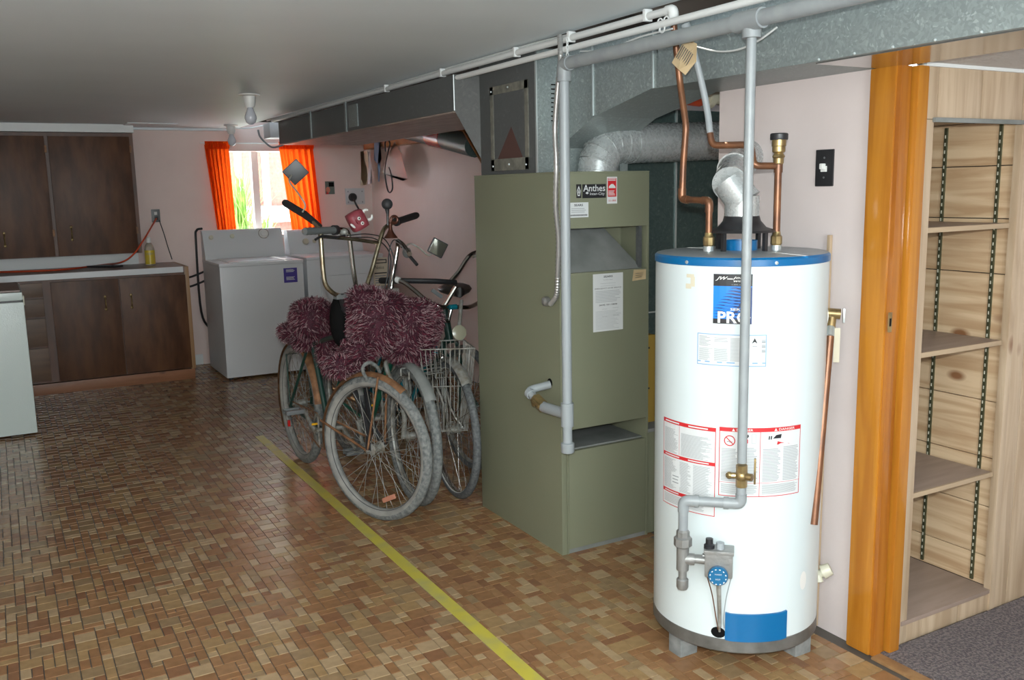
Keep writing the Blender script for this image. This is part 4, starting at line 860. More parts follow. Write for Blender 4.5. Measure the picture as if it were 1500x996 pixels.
pr.rect(a0, z0, a1, z1_, 'paper', .0006, 14); fr(pr, a0, z0, a1, z1_, .0022, 'redink'); pr.rect(am-.003, z0, am+.003, z1_, 'redink', .001, 1); pr.rect(a0, z1_-Hh*.06, a1, z1_, 'redink', .001, 14)
for (u0_, u1_) in ((a0, am), (am, a1)):
    w_ = u1_-u0_; pr.text('DANGER', u0_+w_*.42, z1_-Hh*.048, w_*.4, Hh*.034, 'white', .0014, bold=.01); pr.poly([(u0_+w_*.31, z1_-Hh*.05), (u0_+w_*.38, z1_-Hh*.05), (u0_+w_*.345, z1_-Hh*.01)], 'white', .0014)
    pr.lines(u0_+w_*.06, z0+Hh*.22, u0_+w_*.48, z1_-Hh*.3, 22, 'inkp', .5, .2); pr.lines(u0_+w_*.54, z0+Hh*.22, u0_+w_*.95, z1_-Hh*.28, 22, 'inkp', .5, .25); pr.lines(u0_+w_*.06, z0+Hh*.04, u0_+w_*.95, z0+Hh*.18, 9, 'inkp', .5, .1); pr.rect(u0_, z0+Hh*.2, u1_, z0+Hh*.205, 'redink', .001, 6)
cu, cv = a0+Wd*.12, z1_-Hh*.19; ring = []
for k in range(20):
    t0, t1 = k*math.pi/10, (k+1)*math.pi/10; R1, R2 = .0165, .0135
    pr.poly([(cu+R1/HR*math.cos(t0), cv+R1*math.sin(t0)), (cu+R1/HR*math.cos(t1), cv+R1*math.sin(t1)), (cu+R2/HR*math.cos(t1), cv+R2*math.sin(t1)), (cu+R2/HR*math.cos(t0), cv+R2*math.sin(t0))], 'redink', .0014)
pr.poly([(cu-.011/HR, cv+.009), (cu-.009/HR, cv+.011), (cu+.011/HR, cv-.009), (cu+.009/HR, cv-.011)], 'redink', .0014); pr.text('~', cu-.008/HR, cv-.006, .016/HR, .005, 'ink')
pr.poly([(a0+Wd*.27, z1_-Hh*.22), (a0+Wd*.33, z1_-Hh*.22), (a0+Wd*.33, z1_-Hh*.17), (a0+Wd*.30, z1_-Hh*.13), (a0+Wd*.28, z1_-Hh*.17)], 'redink'); pr.poly([(a0+Wd*.30, z1_-Hh*.12), (a0+Wd*.33, z1_-Hh*.09), (a0+Wd*.34, z1_-Hh*.12), (a0+Wd*.32, z1_-Hh*.15)], 'inkb'); fr(pr, a0+Wd*.37, z1_-Hh*.22, a0+Wd*.42, z1_-Hh*.09, .001, 'inkp')
for s_ in (.565, .59): pr.poly([(a0+Wd*s_, z1_-Hh*.17), (a0+Wd*(s_+.015), z1_-Hh*.17), (a0+Wd*(s_+.02), z1_-Hh*.12), (a0+Wd*(s_+.005), z1_-Hh*.12)], 'inkb')
pr.poly([(a0+Wd*.62, z1_-Hh*.16), (a0+Wd*.72, z1_-Hh*.16), (a0+Wd*.73, z1_-Hh*.1), (a0+Wd*.66, z1_-Hh*.11)], 'inkb'); pr.poly([(a0+Wd*.67, z1_-Hh*.25), (a0+Wd*.85, z1_-Hh*.25), (a0+Wd*.73, z1_-Hh*.22), (a0+Wd*.68, z1_-Hh*.2)], 'redink')
pr.done(wh, 'danger_label')
pr = Print(fh); R4(pr, 1006, 401, 1017, 407, 'paper_b'); R4(pr, 1012, 405, 1018, 420, 'paper_b', .0009); R4(pr, 1005, 415, 1013, 423, 'paper_b', .0012); pr.done(wh, 'tape_scrap')
# access panel, burner opening
a0, z0, a1, z1_ = CP(1062, 935, 1151, 897); b = B(); nb = 12
rings = []
for lift in (0, .007):
    for zz_ in (z0+.006, z1_-.004):
        rings.append([b.verts.new(fh(a0+(a1-a0)*k/nb, zz_+(.003 if k in (0, nb) and zz_ < z0+.02 else 0)-(.003 if k in (0, nb) and zz_ > z0+.02 else 0), lift)) for k in range(nb+1)])
for k in range(nb):
    b.faces.new([rings[2][k], rings[2][k+1], rings[3][k+1], rings[3][k]]); b.faces.new([rings[0][k], rings[0][k+1], rings[2][k+1], rings[2][k]]); b.faces.new([rings[1][k], rings[3][k], rings[3][k+1], rings[1][k+1]])
for k in (0, nb): b.faces.new([rings[0][k], rings[2][k], rings[3][k], rings[1][k]])
part('access_panel', b, M['blue'], wh)
pr = Print(fh); aa, zz_ = cyl(1052, 926)[0], cyl(1052, 926)[1]; pr.poly([(aa+.085*math.cos(t), zz_+.018*math.sin(t)) for t in [k*math.pi/8 for k in range(16)]], 'slot', .001); pr.done(wh, 'burner_opening')
# gas control valve
gc = thing('gas_control_valve', 'grey gas control valve with blue dial on the heater front', 'valve', G(1052, 825))
part_ = lambda nm, bb, m: part(nm, bb, M[m], gc)
dd = lambda px, py, off=0: U(px, py, n=n45, d=HC.dot(n45)-HR-off)
tr = V((n45.y, -n45.x, 0)); ctr = dd(1053, 822, .034)
part_('valve_body', obox(B(), ctr, tr, n45, V((0, 0, 1)), .082, .055, .085, .006), 'grey_valve')
part_('valve_cap', obox(B(), ctr+V((0, 0, .036)), tr, n45, V((0, 0, 1)), .088, .06, .012, .003), 'grey_valve')
tp = dd(1039, 799, .04); part_('red_button', lathe(B(), [(.016, 0), (.016, .012), (.011, .016), (.011, .032), (0, .033)], V((tp.x, tp.y, ctr.z+.04)), seg=16), 'black')
tp = dd(1055, 799, .04); part_('pilot_button', lathe(B(), [(.012, 0), (.012, .022), (0, .024)], V((tp.x, tp.y, ctr.z+.04)), seg=16), 'grey_light')
dc = dd(1052, 842, .063); part_('temperature_dial', lathe(B(), [(.0, 0), (.029, 0), (.029, .012), (.026, .016), (0, .016)], dc, -n45, 28), 'dial')
pr = Print(lambda u_, v_, l: dc-n45*(.0165+l)+tr*u_+V((0, 0, v_)))
for k in range(12): a = k*math.pi/6+.2; pr.poly([(.022*math.cos(a), .022*math.sin(a)), (.025*math.cos(a), .025*math.sin(a)), (.025*math.cos(a+.2), .025*math.sin(a+.2)), (.022*math.cos(a+.2), .022*math.sin(a+.2))], 'paper')
pr.text('WARM', -.010, .006, .02, .004, 'paper'); pr.text('HOT', -.007, -.010, .014, .005, 'paper'); pr.done(gc, 'dial_print')
cc_ = dd(1030, 818, .034); part_('inlet_nut', tube(B(), [cc_-tr*.002, cc_+tr*.012], .0165, 6), 'grey_valve'); part_('inlet_nipple', tube(B(), [cc_-tr*.03, cc_], .011, 12), 'grey_valve')
b = B(); tube(b, spline([dd(1050, 850, .02), dd(1052, 880, .02), dd(1053, 905, .015), dd(1054, 925, .003)], 5), .0035, 8); part('pilot_tube', b, M['dustchrome'], gc)
b = B(); tube(b, spline([dd(1071, 846, .03), dd(1064, 875, .02), dd(1060, 905, .012), dd(1061, 920, .002)], 5), .0018, 6); part('thermocouple_lead', b, M['grey_light'], gc)
b = B(); tube(b, spline([dd(1036, 845, .03), dd(1043, 870, .02), dd(1048, 900, .012), dd(1052, 922, .002)], 5), .0018, 6); part('igniter_wire', b, M['copper'], gc)
b = B(); tube(b, [dd(1053.5, 850, .03), dd(1054, 918, .012)], .006, 10); part('burner_tube', b, M['dustchrome'], gc)
# relief valve and discharge pipe at the right side, drain cock
az = cyl(1211, 470)[0]; rn = V((math.cos(math.radians(-35)), math.sin(math.radians(-35)), 0))
rp = HC+rn*HR; rp.z = U(1214, 462, n=n45, d=rp.dot(n45)).z
rv = thing('relief_valve', 'brass relief valve with long copper discharge pipe at the right side of the heater', 'valve', rp)
RP = lambda px, py, off=0: U(px, py, n=n45, d=rp.dot(n45)-off)
part('valve_body', tube(B(), [RP(1206, 458), RP(1231, 460)], .0165, 14), M['brass'], rv); part('outlet', tube(B(), [RP(1219, 462), RP(1217, 480)], .014, 14), M['brass'], rv)
part('lever', obox(B(), RP(1236, 462), tr, n45, V((0, 0, 1)), .006, .02, .045, .002), M['seam'], rv); part('collar', lathe(B(), [(.03, 0), (.03, .003), (0, .003)], rp, rn, 18), M['white'], rv)
part('adapter', tube(B(), [RP(1217, 478), RP(1216, 494, .04)], .0125, 12), M['seam'], rv)
part('discharge_pipe', tube(B(), [RP(1216, 492, .04), RP(1192, 768, .17)], .0125, 14), M['copper'], rv)
pr = Print(lambda u_, v_, l: RP(1226, 480)+tr*u_+V((0, 0, v_))-n45*.005); pr.rect(-.008, -.11, .010, 0, 'paper_b'); pr.done(rv, 'wire_tag')
rp2 = HC+rn*HR; rp2.z = 0; DP = lambda px, py, off=0: U(px, py, n=n45, d=rp2.dot(n45)-off)
dk = thing('drain_cock', 'cream plastic drain cock low on the right side of the heater', 'tap', DP(1195, 842))
part('body', tube(B(), [DP(1184, 848), DP(1207, 838)], [.012, .015], 12), M['cream'], dk); part('spout', tube(B(), [DP(1198, 842, .005), DP(1201, 853, .015)], .012, 12), M['cream'], dk)
part('handle', tube(B(), [DP(1205, 838), DP(1217, 833)], [.024, .02], 14), M['cream'], dk)
a, z_ = cyl(1176, 850); pr = Print(fh); pr.poly([(a+.06*math.cos(t), z_+.03*math.sin(t)) for t in [k*math.pi/8 for k in range(16)]], 'white', .0012); pr.done(wh, 'drain_plate')
st = part('wooden_stick', obox(B(), (2.3185, 2.06, .67), V((1, 0, 0)), V((0, 1, 0)), V((0, 0, 1)), .012, .012, 1.33, .001), M['plyedge']); tag(st, 'thin wooden stick leaning upright against the wall behind the heater', 'stick')
q = U(1195, 900, x=2.3185); st.data.transform(Matrix.Translation((0, q.y-2.06, 0)))
# light switch
q = U(1209, 246, x=2.33); sw = thing('light_switch', 'black light switch plate with white toggle on the pink wall', 'switch', q)
part('cover_plate', box(B(), 2.324, 2.33, q.y-.036, q.y+.036, q.z-.058, q.z+.058, .003), M['black'], sw); part('toggle', box(B(), 2.308, 2.325, q.y-.006, q.y+.006, q.z-.004, q.z+.014, .003), M['white'], sw)
for s_ in (-.03, .032): part('screw', lathe(B(), [(.0035, 0), (.003, .002), (0, .002)], (2.324, q.y, q.z+s_), (-1, 0, 0), 8), M['outlet'], sw)
part('toggle_base', box(B(), 2.3215, 2.3245, q.y-.012, q.y+.012, q.z-.012, q.z+.006, .001), M['white'], sw)
# =================================================================== door casing
dc_ = struct('door_1', box(B(), 2.305, 2.329, 1.815, 1.905, 0, 1.83, .008), M['varnish'], None, True)
part('jamb', box(B(), 2.312, 2.357, 1.800, 1.90, 0, 1.83, .006), M['varn2'], dc_); part('stop_gap', box(B(), 2.352, 2.364, 1.83, 1.90, 0, 1.83), M['plate'], dc_, False); part('door_stop', box(B(), 2.364, 2.412, 1.782, 1.90, 0, 1.83, .008), M['varnish'], dc_)
q = U(1303, 472, y=1.80); part('strike_plate', box(B(), q.x-.008, q.x+.008, 1.797, 1.80, q.z-.03, q.z+.03, .001), M['brass'], dc_); part('strike_hole', box(B(), q.x-.004, q.x+.004, 1.7965, 1.7975, q.z-.012, q.z+.012), M['slot'], dc_, False)
struct('trim_4', box(B(), 2.322, 2.331, 1.903, 1.912, 0, 1.83), M['white_trim'])
# =================================================================== pine shelf closet
cx0, cx1, oy = 2.413, 3.30, 1.81
sh = thing('shelf_closet', 'knotty pine built-in closet with an open shelved recess beside the doorway', 'closet', (2.8, 1.9, 0))
ox0, ox1, oz0, oz1 = 2.48, 2.915, .08, 1.68
part('left_stile', box(B(), cx0, ox0, oy, oy+.02, 0, oz1, .002), M['pine_v'], sh)
for a, c in ((2.413, 2.49), (2.493, 2.70), (2.703, 2.915), (2.918, 3.12), (3.123, 3.3)): part('board', box(B(), a, c, oy, oy+.02, oz1+.001, 1.84, .002), M['pine_v'], sh)
for a, c in ((2.48, 2.56), (2.563, 2.75), (2.753, 2.915)): part('board', box(B(), a, c, oy+.001, oy+.02, 0, oz0-.004, .002), M['pine_v'], sh)
part('right_trim', box(B(), ox1, ox1+.03, oy-.006, oy+.02, 0, oz1, .002), M['pine_v'], sh)
for a, c in ((2.948, 3.02), (3.023, 3.17), (3.173, 3.3)): part('board', box(B(), a, c, oy, oy+.02, 0, oz1, .002), M['pine_v'], sh)
part('opening_trim', box(B(), ox0-.008, ox1+.03, oy-.012, oy, oz1-.008, oz1+.006, .002), M['dusty'], sh)
part('recess_floor', box(B(), ox0-.03, 2.93, oy-.004, 2.56, oz0-.014, oz0+.001, .002), M['ply'], sh)
zz = [.081, .19, .37, .545, .745, .96, 1.185, 1.37, 1.545, 1.69]
for a, c in zip(zz, zz[1:]): part('plank', box(B(), 2.931, 2.945, oy+.02, 2.575, a+.0015, c-.0015, .002), M['pine_h'], sh)
part('backing', box(B(), 2.946, 2.955, oy+.02, 2.575, .05, 1.7), M['joist'], sh, False)
part('back_wall', box(B(), ox0-.05, 2.95, 2.56, 2.575, .05, 1.7), M['pine_v'], sh, False)
part('side_wall', box(B(), ox0-.03, ox0-.015, oy+.02, 2.56, .05, 1.7), M['pine_v'], sh, False)
part('recess_top', box(B(), ox0-.03, 2.95, oy+.02, 2.56, 1.69, 1.70), M['pine_v'], sh, False)
for px_, py_ in ((1468, 185), (1388, 180)):
    q = U(px_, py_, x=2.93); s_ = part('shelf_standard', box(B(), 2.9235, 2.931, q.y-.0055, q.y+.0055, .09, 1.68), M['standard'], sh, False)
    b = B()
    for k in range(60): box(b, 2.9228, 2.9236, q.y-.0018, q.y+.0018, .11+k*.026, .121+k*.026)
    o = part('slots', b, M['cream'], s_, False); o['kind'] = 'stuff'
for z_, lab, nm in ((U(1480, 327, y=oy).z, 0, 'upper'), (U(1464, 500, y=oy).z, 1, 'middle'), (U(1452, 694, y=oy).z, 2, 'lower')):
    t = thing('shelf_board', 'grey-brown %s shelf board in the pine closet recess' % nm, 'shelf', (2.7, 2.1, z_))
    part('board', box(B(), ox0-.012, 2.905, oy+.015, 2.5, z_-.016, z_, .001), M['ply'], t); part('front_edge', box(B(), ox0-.012, 2.905, oy+.008, oy+.015, z_-.016, z_, .001), M['plyedge'], t)
struct('ceiling', box(B(), 2.415, 3.5, .3, 1.81, 1.842, 1.95), M['popcorn'])
struct('trim_5', box(B(), 2.42, 3.4, 1.80, 1.81, 1.832, 1.842), M['white_trim'])
# =================================================================== hanging bags on the beam
def sheet(name, pts, m, label, cat, th=.004):
    b = B(); prism(b, pts, (.0, -th, 0)); return tag(part(name, b, M[m], None, False), label, cat)
xb = 3.06; S = lambda px, py: U(px, py, x=xb)
sheet('paper_strip', [S(528, 222), S(538, 220), S(540, 245), S(537, 271), S(528, 272), S(529, 250)], 'paper_b', 'long cream paper packet hanging from the beam', 'packet')
sheet('packet', [S(539, 222), S(542, 222), S(545, 268), S(539, 270)], 'plate', 'grey packet edge hanging right behind the cream paper packet', 'packet')
sheet('blue_packet', [S(548, 207), S(556, 205), S(559, 232), S(557, 238), S(556, 266), S(554, 266), S(553, 240), S(548, 234)], 'blueink', 'blue and white packet hanging from the beam by the cream packet', 'packet')
sheet('plastic_bag', [S(578, 207), S(586, 222), S(597, 262), S(590, 265), S(560, 254), S(562, 240)], 'plastic_bag', 'clear plastic bag hanging on a hook from the orange beam', 'bag')
wire('hook_loop', [S(565, 222), S(564, 210), S(567, 205), S(571, 210), S(568, 225), S(564, 250), S(567, 275), S(571, 282), S(575, 275), S(573, 255), S(570, 245)], .007, 'black', 'black hooked cord loop hanging among the bags', 'cord')
# =================================================================== BICYCLES
ZU = V((0, 0, 1))
def wheel(t, ax, f, r, tr_, mt_side, mt_tread, spoke_m, rim_m, name='wheel', nsp=18, hub=.018, tread=(10, 11, 0, 1, 2)):
    """ax axle centre, f unit vector along the wheel plane (horizontal), r outer radius, tr_ tyre radius"""
    n = f.cross(ZU).normalized(); rc = r-tr_
    P = lambda a, rr, o=0: ax+(f*math.cos(a)+ZU*math.sin(a))*rr+n*o
    b = B(); N = 56; sg = 12; rings = []
    for i in range(N):
        a = 2*math.pi*i/N; rings.append([b.verts.new(P(a, rc+tr_*math.cos(k*2*math.pi/sg), tr_*.92*math.sin(k*2*math.pi/sg))) for k in range(sg)])
    for i in range(N):
        for k in range(sg):
            fc_ = b.faces.new([rings[i][k], rings[i][(k+1) % sg], rings[(i+1) % N][(k+1) % sg], rings[(i+1) % N][k]]); fc_.material_index = 1 if k in tread else 0
    w_ = part('tyre', b, [M[mt_side], M[mt_tread]], t, True, 60)
    b = B(); rings = []; ri = rc-tr_*.75; prof = [(ri+.006, .013), (ri-.002, .013), (ri-.006, .007), (ri-.006, -.007), (ri-.002, -.013), (ri+.006, -.013)]
    for i in range(N):
        a = 2*math.pi*i/N; rings.append([b.verts.new(P(a, p_[0], p_[1])) for p_ in prof])
    for i in range(N):
        for k in range(6): b.faces.new([rings[i][k], rings[i][(k+1) % 6], rings[(i+1) % N][(k+1) % 6], rings[(i+1) % N][k]])
    part('rim', b, M[rim_m], t)
    b = B()
    for s in (-1, 1): tube(b, [P(2*math.pi*i/N, rc-tr_*.80, s*tr_*.52) for i in range(N)], .0016, 5, closed=True)
    part('rim_line', b, M['rubber'], t)
    b = B()
    for i in range(nsp*2):
        s = 1 if i % 2 else -1; a = 2*math.pi*i/(nsp*2); h = a+(.95 if (i//2) % 2 else -.95)
        tube(b, [P(h, hub+.004, s*.028), P(a, ri-.004, s*.003)], .0013, 4, caps=False)
    o = part('spokes', b, M[spoke_m], t, True, 180)
    b = B(); tube(b, [ax-n*.036, ax-n*.03, ax-n*.027, ax-n*.024, ax+n*.024, ax+n*.027, ax+n*.03, ax+n*.036], [hub*.7, hub+.008, hub+.008, hub, hub, hub+.008, hub+.008, hub*.7], 14); tube(b, [ax-n*.06, ax+n*.06], .006, 8); part('hub', b, M['dustchrome'], t)
    return P
def fender(t, ax, f, r, a0, a1, m, w_=.028, name='mudguard'):
    n = f.cross(ZU).normalized(); b = B(); N = 26; rows = []
    for i in range(N+1):
        a = math.radians(a0+(a1-a0)*i/N); rows.append([b.verts.new(ax+(f*math.cos(a)+ZU*math.sin(a))*(r+.006*math.cos(o*1.4)-.014*abs(o)**2)+n*w_*o) for o in (-1, -.6, 0, .6, 1)])
    for i in range(N):
        for k in range(4): b.faces.new([rows[i][k], rows[i][k+1], rows[i+1][k+1], rows[i+1][k]])
    part(name, b, M[m], t, True, 60)
def frame(t, F, m, r=.016, L=1.1, bbz=.29, step=False, mh=None):
    bb = F(.46, 0, bbz); st_ = F(.27, 0, .72); ra = F(0, 0, .33); hb = F(L-.21, 0, .68); ht = F(L-.27, 0, .86)
    part('down_tube', tube(B(), [bb, hb+(ht-hb)*.15], r, 12), M[m], t); part('seat_tube', tube(B(), [bb, st_], r*.95, 12), M[m], t)
    part('top_tube', tube(B(), spline([st_+(bb-st_)*(.35 if step else .03), F(.55, 0, .66 if step else .78), hb+(ht-hb)*.8], 5), r*.9, 12), M[m], t)
    part('head_tube', tube(B(), [hb, ht], r*1.25, 14), M[mh or m], t)
    for s in (-1, 1):
        part('chain_stay', tube(B(), [bb+(F(0, s*.03, 0)-F(0, 0, 0)), F(0, s*.06, .33)], .009, 8), M[m], t); part('seat_stay', tube(B(), [st_+(F(0, s*.02, 0)-F(0, 0, 0)), F(0, s*.06, .33)], .008, 8), M[m], t)
    part('seat_post', tube(B(), [st_, F(.235, 0, .84)], .012, 10), M['chrome'], t)
    return bb, st_, hb, ht
def crank(t, F, bb, ang, m='dustchrome', pedal_m='outlet'):
    rt_ = lambda a, s, rr=.165: V(bb)+(F(rr*math.cos(a), s, rr*math.sin(a))-F(0, 0, 0))
    b = B(); O = F(0, 0, 0); yv = (F(0, 1, 0)-O)
    tube(b, [bb-yv*.07, bb+yv*.07], .014, 10)
    for s, a in ((1, ang), (-1, ang+math.pi)): tube(b, [V(bb)+yv*.075*s, rt_(a, .085*s)], [.012, .009], 8)
    part('crank', b, M[m], t)
    s = -1; N = 36; b = B(); outer = []; inner = []
    for i in range(N*2):
        a = math.pi*i/N; rr = .092 if i % 2 else .086; outer.append(b.verts.new(rt_(a, s*.055, rr))); inner.append(b.verts.new(rt_(a, s*.055, .07)))
    for i in range(N*2): b.faces.new([outer[i], outer[(i+1) % (2*N)], inner[(i+1) % (2*N)], inner[i]])
    for k in range(4): tube(b, [V(bb)+yv*s*.055, rt_(k*math.pi/2, s*.055, .075)], .005, 6)
    part('chainring', b, M[m], t, False)
    for s, a in ((1, ang), (-1, ang+math.pi)):
        c = rt_(a, .085*s)+yv*s*.055; xv = (F(1, 0, 0)-O); b = B()
        for o_ in (-1, 1): obox(b, c+xv*.032*o_, xv, yv, ZU, .014, .09, .022, .003)
        for o_ in (-1, 1): obox(b, c+yv*.043*o_, xv, yv, ZU, .07, .008, .018, .002)
        tube(b, [c-yv*.055, c+yv*.04], .006, 6); part('pedal', b, M[pedal_m], t)
    b = B(); pa = [rt_(math.pi/2+.1, -.055, .09), F(.02, -.055, .36), F(-.035, -.055, .33), F(.02, -.055, .30), rt_(-math.pi/2-.1, -.055, .09)]; tube(b, pa, .004, 5); part('chain', b, M['rusty'], t)
def fork(t, ax, hb, n, m, r=.011, style=0):
    b = B()
    for s in (-1, 1):
        crown = hb+n*s*.045-ZU*.03; tube(b, spline([hb-ZU*.005, crown, ax+(crown-ax)*.35+n*0, ax+n*s*.05], 5), r, 8)
    part('fork', b, M[m], t)
def saddle(t, c, f, m, l=.27, w_=.15):
    n = f.cross(ZU); b = B(); N = 12; rows = []
    for i in range(N+1):
        s = i/N; x = -l*.45+l*s; wd = (w_*.5)*(1-s)**.7*(1-.15*math.cos(s*6))+.018; wd *= min(1, (s+.08)*6)**.5; h = .03*math.sin(min(1, s*3)*1.57)+.012*(1-s)
        rows.append([b.verts.new(c+f*x+n*wd*math.cos(a)+ZU*(h*math.sin(a) if a <= math.pi else -.035*abs(math.sin(a)))) for a in [k*math.pi/6 for k in range(12)]])
    for i in range(N):
        for k in range(12): b.faces.new([rows[i][k], rows[i][(k+1) % 12], rows[i+1][(k+1) % 12], rows[i+1][k]])
    b.faces.new(rows[0]); b.faces.new(rows[-1][::-1]); part('saddle', b, M[m], t, True, 60)
def Fr(rear, front):
    f = V((front[0]-rear[0], front[1]-rear[1], 0)); L = f.length; f.normalize(); l = ZU.cross(f)
    return (lambda u_, v_, z_: V((rear[0], rear[1], 0))+f*u_+l*v_+ZU*z_), f, L
def fur(name, blobs, t, n, ln=.035, seed=1, mats=('fur', 'fur_red', 'fur_pale')):
    """lumpy body plus thousands of short curved strands"""
    rr = random.Random(seed); b = B()
    sup = lambda d: d*(1/(abs(d.x)**3.4+abs(d.y)**3.4+abs(d.z)**3.4)**(1/3.4))
    for c, rx, ry, rz, ax in blobs:
        t_ = bmesh.new(); bmesh.ops.create_uvsphere(t_, u_segments=20, v_segments=14, radius=1); ax_ = ax or (V((1, 0, 0)), V((0, 1, 0)), ZU)
        for v in t_.verts: d = sup(v.co.normalized()); v.co = V(c)+ax_[0]*d.x*rx+ax_[1]*d.y*ry+ax_[2]*d.z*rz
        join(b, t_)
    areas = [x[1]*x[2]+x[2]*x[3]+x[1]*x[3] for x in blobs]
    for i in range(n):
        c, rx, ry, rz, ax = rr.choices(blobs, areas)[0]; d = V((rr.gauss(0, 1), rr.gauss(0, 1), rr.gauss(0, 1))).normalized()
        sd_ = sup(d); loc = V((sd_.x*rx, sd_.y*ry, sd_.z*rz)); nn = V((sd_.x**3/rx, sd_.y**3/ry, sd_.z**3/rz)).normalized(); ax_ = ax or (V((1, 0, 0)), V((0, 1, 0)), ZU)
        p = V(c)+ax_[0]*loc.x+ax_[1]*loc.y+ax_[2]*loc.z; nn = ax_[0]*nn.x+ax_[1]*nn.y+ax_[2]*nn.z
        g = noise.noise_vector(p*11)*1.1; dr = (nn*1.0+g+V((rr.gauss(0, .35), rr.gauss(0, .35), rr.gauss(-.15, .35)))).normalized()
        l = ln*rr.uniform(.6, 1.25); sd = dr.cross(V((rr.gauss(0, 1), rr.gauss(0, 1), rr.gauss(0, 1)))).normalized()*.0013
        m1 = p+dr*l*.55; e_ = p+dr*l+g*l*.35-ZU*l*.1; mi = 2 if rr.random() < .36 else (1 if rr.random() < .45 else 0)
        v = [b.verts.new(x) for x in (p-sd, p+sd, m1+sd, m1-sd, e_+sd*.6, e_-sd*.6)]
        for q in ((0, 1, 2, 3), (3, 2, 4, 5)): fc_ = b.faces.new([v[k] for k in q]); fc_.material_index = mi
    o = part(name, b, [M[x] for x in mats], t, True, 180); return o
def mirror(t, c, s, nrm, rod, upv=ZU, back='black', ang=0):
    nrm = V(nrm).normalized(); x = nrm.cross(upv).normalized(); y = x.cross(nrm); x, y = x*math.cos(ang)+y*math.sin(ang), y*math.cos(ang)-x*math.sin(ang)
    m = part('mirror_shell', obox(B(), c, x, y, nrm, s, s*.95, .016, .007), M[back], t); part('mirror_glass', obox(B(), c+nrm*.0085, x, y, nrm, s*.88, s*.83, .002, .0008), M['mirror'], m)
    part('mirror_rod', tube(B(), rod, .0042, 8), M['dustchrome'], t)
# ---- bike A: nearest, dusty whitewall wheels, fur
tA = thing('bicycle', 'nearest bicycle, high handlebars, maroon fuzzy covers and pale dusty tyres', 'bicycle', (1.42, 4.4, 0), 'bicycles parked by the furnace')
F, f, L = Fr((1.40, 4.93), (1.425, 3.83)); r = .34
fw = V((.40, -.917, 0)).normalized(); rear = F(0, 0, r); front = F(L, 0, r)
wheel(tA, rear, f, r, .027, 'tyre_pale', 'tyre_grey', 'dustchrome', 'tyre_pale'); wheel(tA, front, fw, r, .028, 'tyre_pale', 'tyre_grey', 'dustchrome', 'tyre_pale')
bb, sc_, hb, ht = frame(tA, F, 'greend', .015, L, mh='black')
crank(tA, F, bb, -.55)
fender(tA, front, fw, r+.012, 56, 190, 'rusty', .022); fender(tA, rear, f, r+.012, 10, 215, 'rusty')
nA = fw.cross(ZU); fork(tA, front, hb, nA, 'black', .013)
for a in (80, 165): 
    for s in (-1, 1): part('mudguard_stay', tube(B(), [front+nA*s*.055, front+(fw*math.cos(math.radians(a))+ZU*math.sin(math.radians(a)))*(r+.01)+nA*s*.028], .005 if a == 80 else .006, 6), M['rusty'], tA)
part('spoke_reflector', obox(B(), front+(fw*.34+ZU*-.94)*.235+nA*0.012, (fw*.9+ZU*.42).normalized(), (ZU*.9-fw*.42).normalized(), nA, .085, .022, .01, .004), M['pinkrefl'], tA)
part('pedal_reflector', box(B(), 1.30, 1.33, 4.40, 4.405, .34, .35), M['amber'], tA)
part('rear_reflector', obox(B(), rear+V((-.06, .05, -.12)), V((1, 0, 0)), V((0, 1, 0)), ZU, .014, .014, .036, .003), M['red'], tA)
part('front_reflector', lathe(B(), [(.02, 0), (.02, .01), (0, .012)], U(533, 518, y=3.93), fw, 14), M['cream'], tA)
q = U(544, 528, y=3.86); part('brake_caliper', tube(B(), spline([U(537, 556, y=3.8), U(531, 540, y=3.78), U(540, 531, y=3.78), U(552, 537, y=3.8), U(556, 545, y=3.82)], 5), .008, 8), M['tyre_grey'], tA)
stem = U(499, 434, y=4.05); part('stem', tube(B(), [ht, stem, stem+V((0, 0, .012))], [.013, .013, .02], 12), M['black'], tA)
part('stem_clamp', obox(B(), stem, V((1, .2, 0)).normalized(), V((-.2, 1, 0)).normalized(), ZU, .06, .035, .025, .006), M['outlet'], tA)
LB = [stem, U(488, 430, y=4.03), U(476, 418, y=4.02), U(473, 395, y=4.02), U(470, 350, y=4.02), U(469, 336, y=4.03), U(460, 325, y=4.07), U(447, 314, y=4.13)]
RBp = [stem, U(520, 435, y=4.10), U(535, 425, y=4.13), U(545, 395, y=4.15), U(557, 350, y=4.17), U(562, 335, y=4.18), U(570, 329, y=4.22), U(582, 324, y=4.27)]
part('handlebar', tube(B(), fillet(LB[::-1]+RBp[1:], .03, 4), .011, 12), M['chrome_old'], tA); part('crossbar', tube(B(), [U(470, 346, y=4.02), U(515, 350, y=4.09), U(556, 356, y=4.17)], .009, 10), M['chrome_old'], tA)
g0, g1 = U(446, 314, y=4.13), U(416, 296, y=4.25); part('grip', tube(B(), [U(469, 332, y=4.04), g0, g0+(g1-g0)*.9, g1], [.012, .018, .018, .013], 14), M['black'], tA)
g0, g1 = U(580, 325, y=4.26), U(611, 315, y=4.4); part('grip', tube(B(), [g0, g0+(g1-g0)*.08, g0+(g1-g0)*.12, g0+(g1-g0)*.92, g1], [.022, .022, .017, .018, .014], 14), M['black'], tA)
mirror(tA, U(433, 252, y=4.12), .088, (.25, .95, .1), spline([U(443, 311, y=4.1), U(447, 300, y=4.1), U(436, 282, y=4.1), U(424, 266, y=4.1), U(427, 256, y=4.12)], 5), ang=.72)
hn = U(572, 325, y=4.15); h_ = part('horn_bell', lathe(B(), [(.034, -.035), (.032, -.03), (.018, -.012), (.010, .005), (.008, .035), (.012, .04), (.012, .045)], U(572, 338, y=4.15), seg=18), M['brown_horn'], tA)
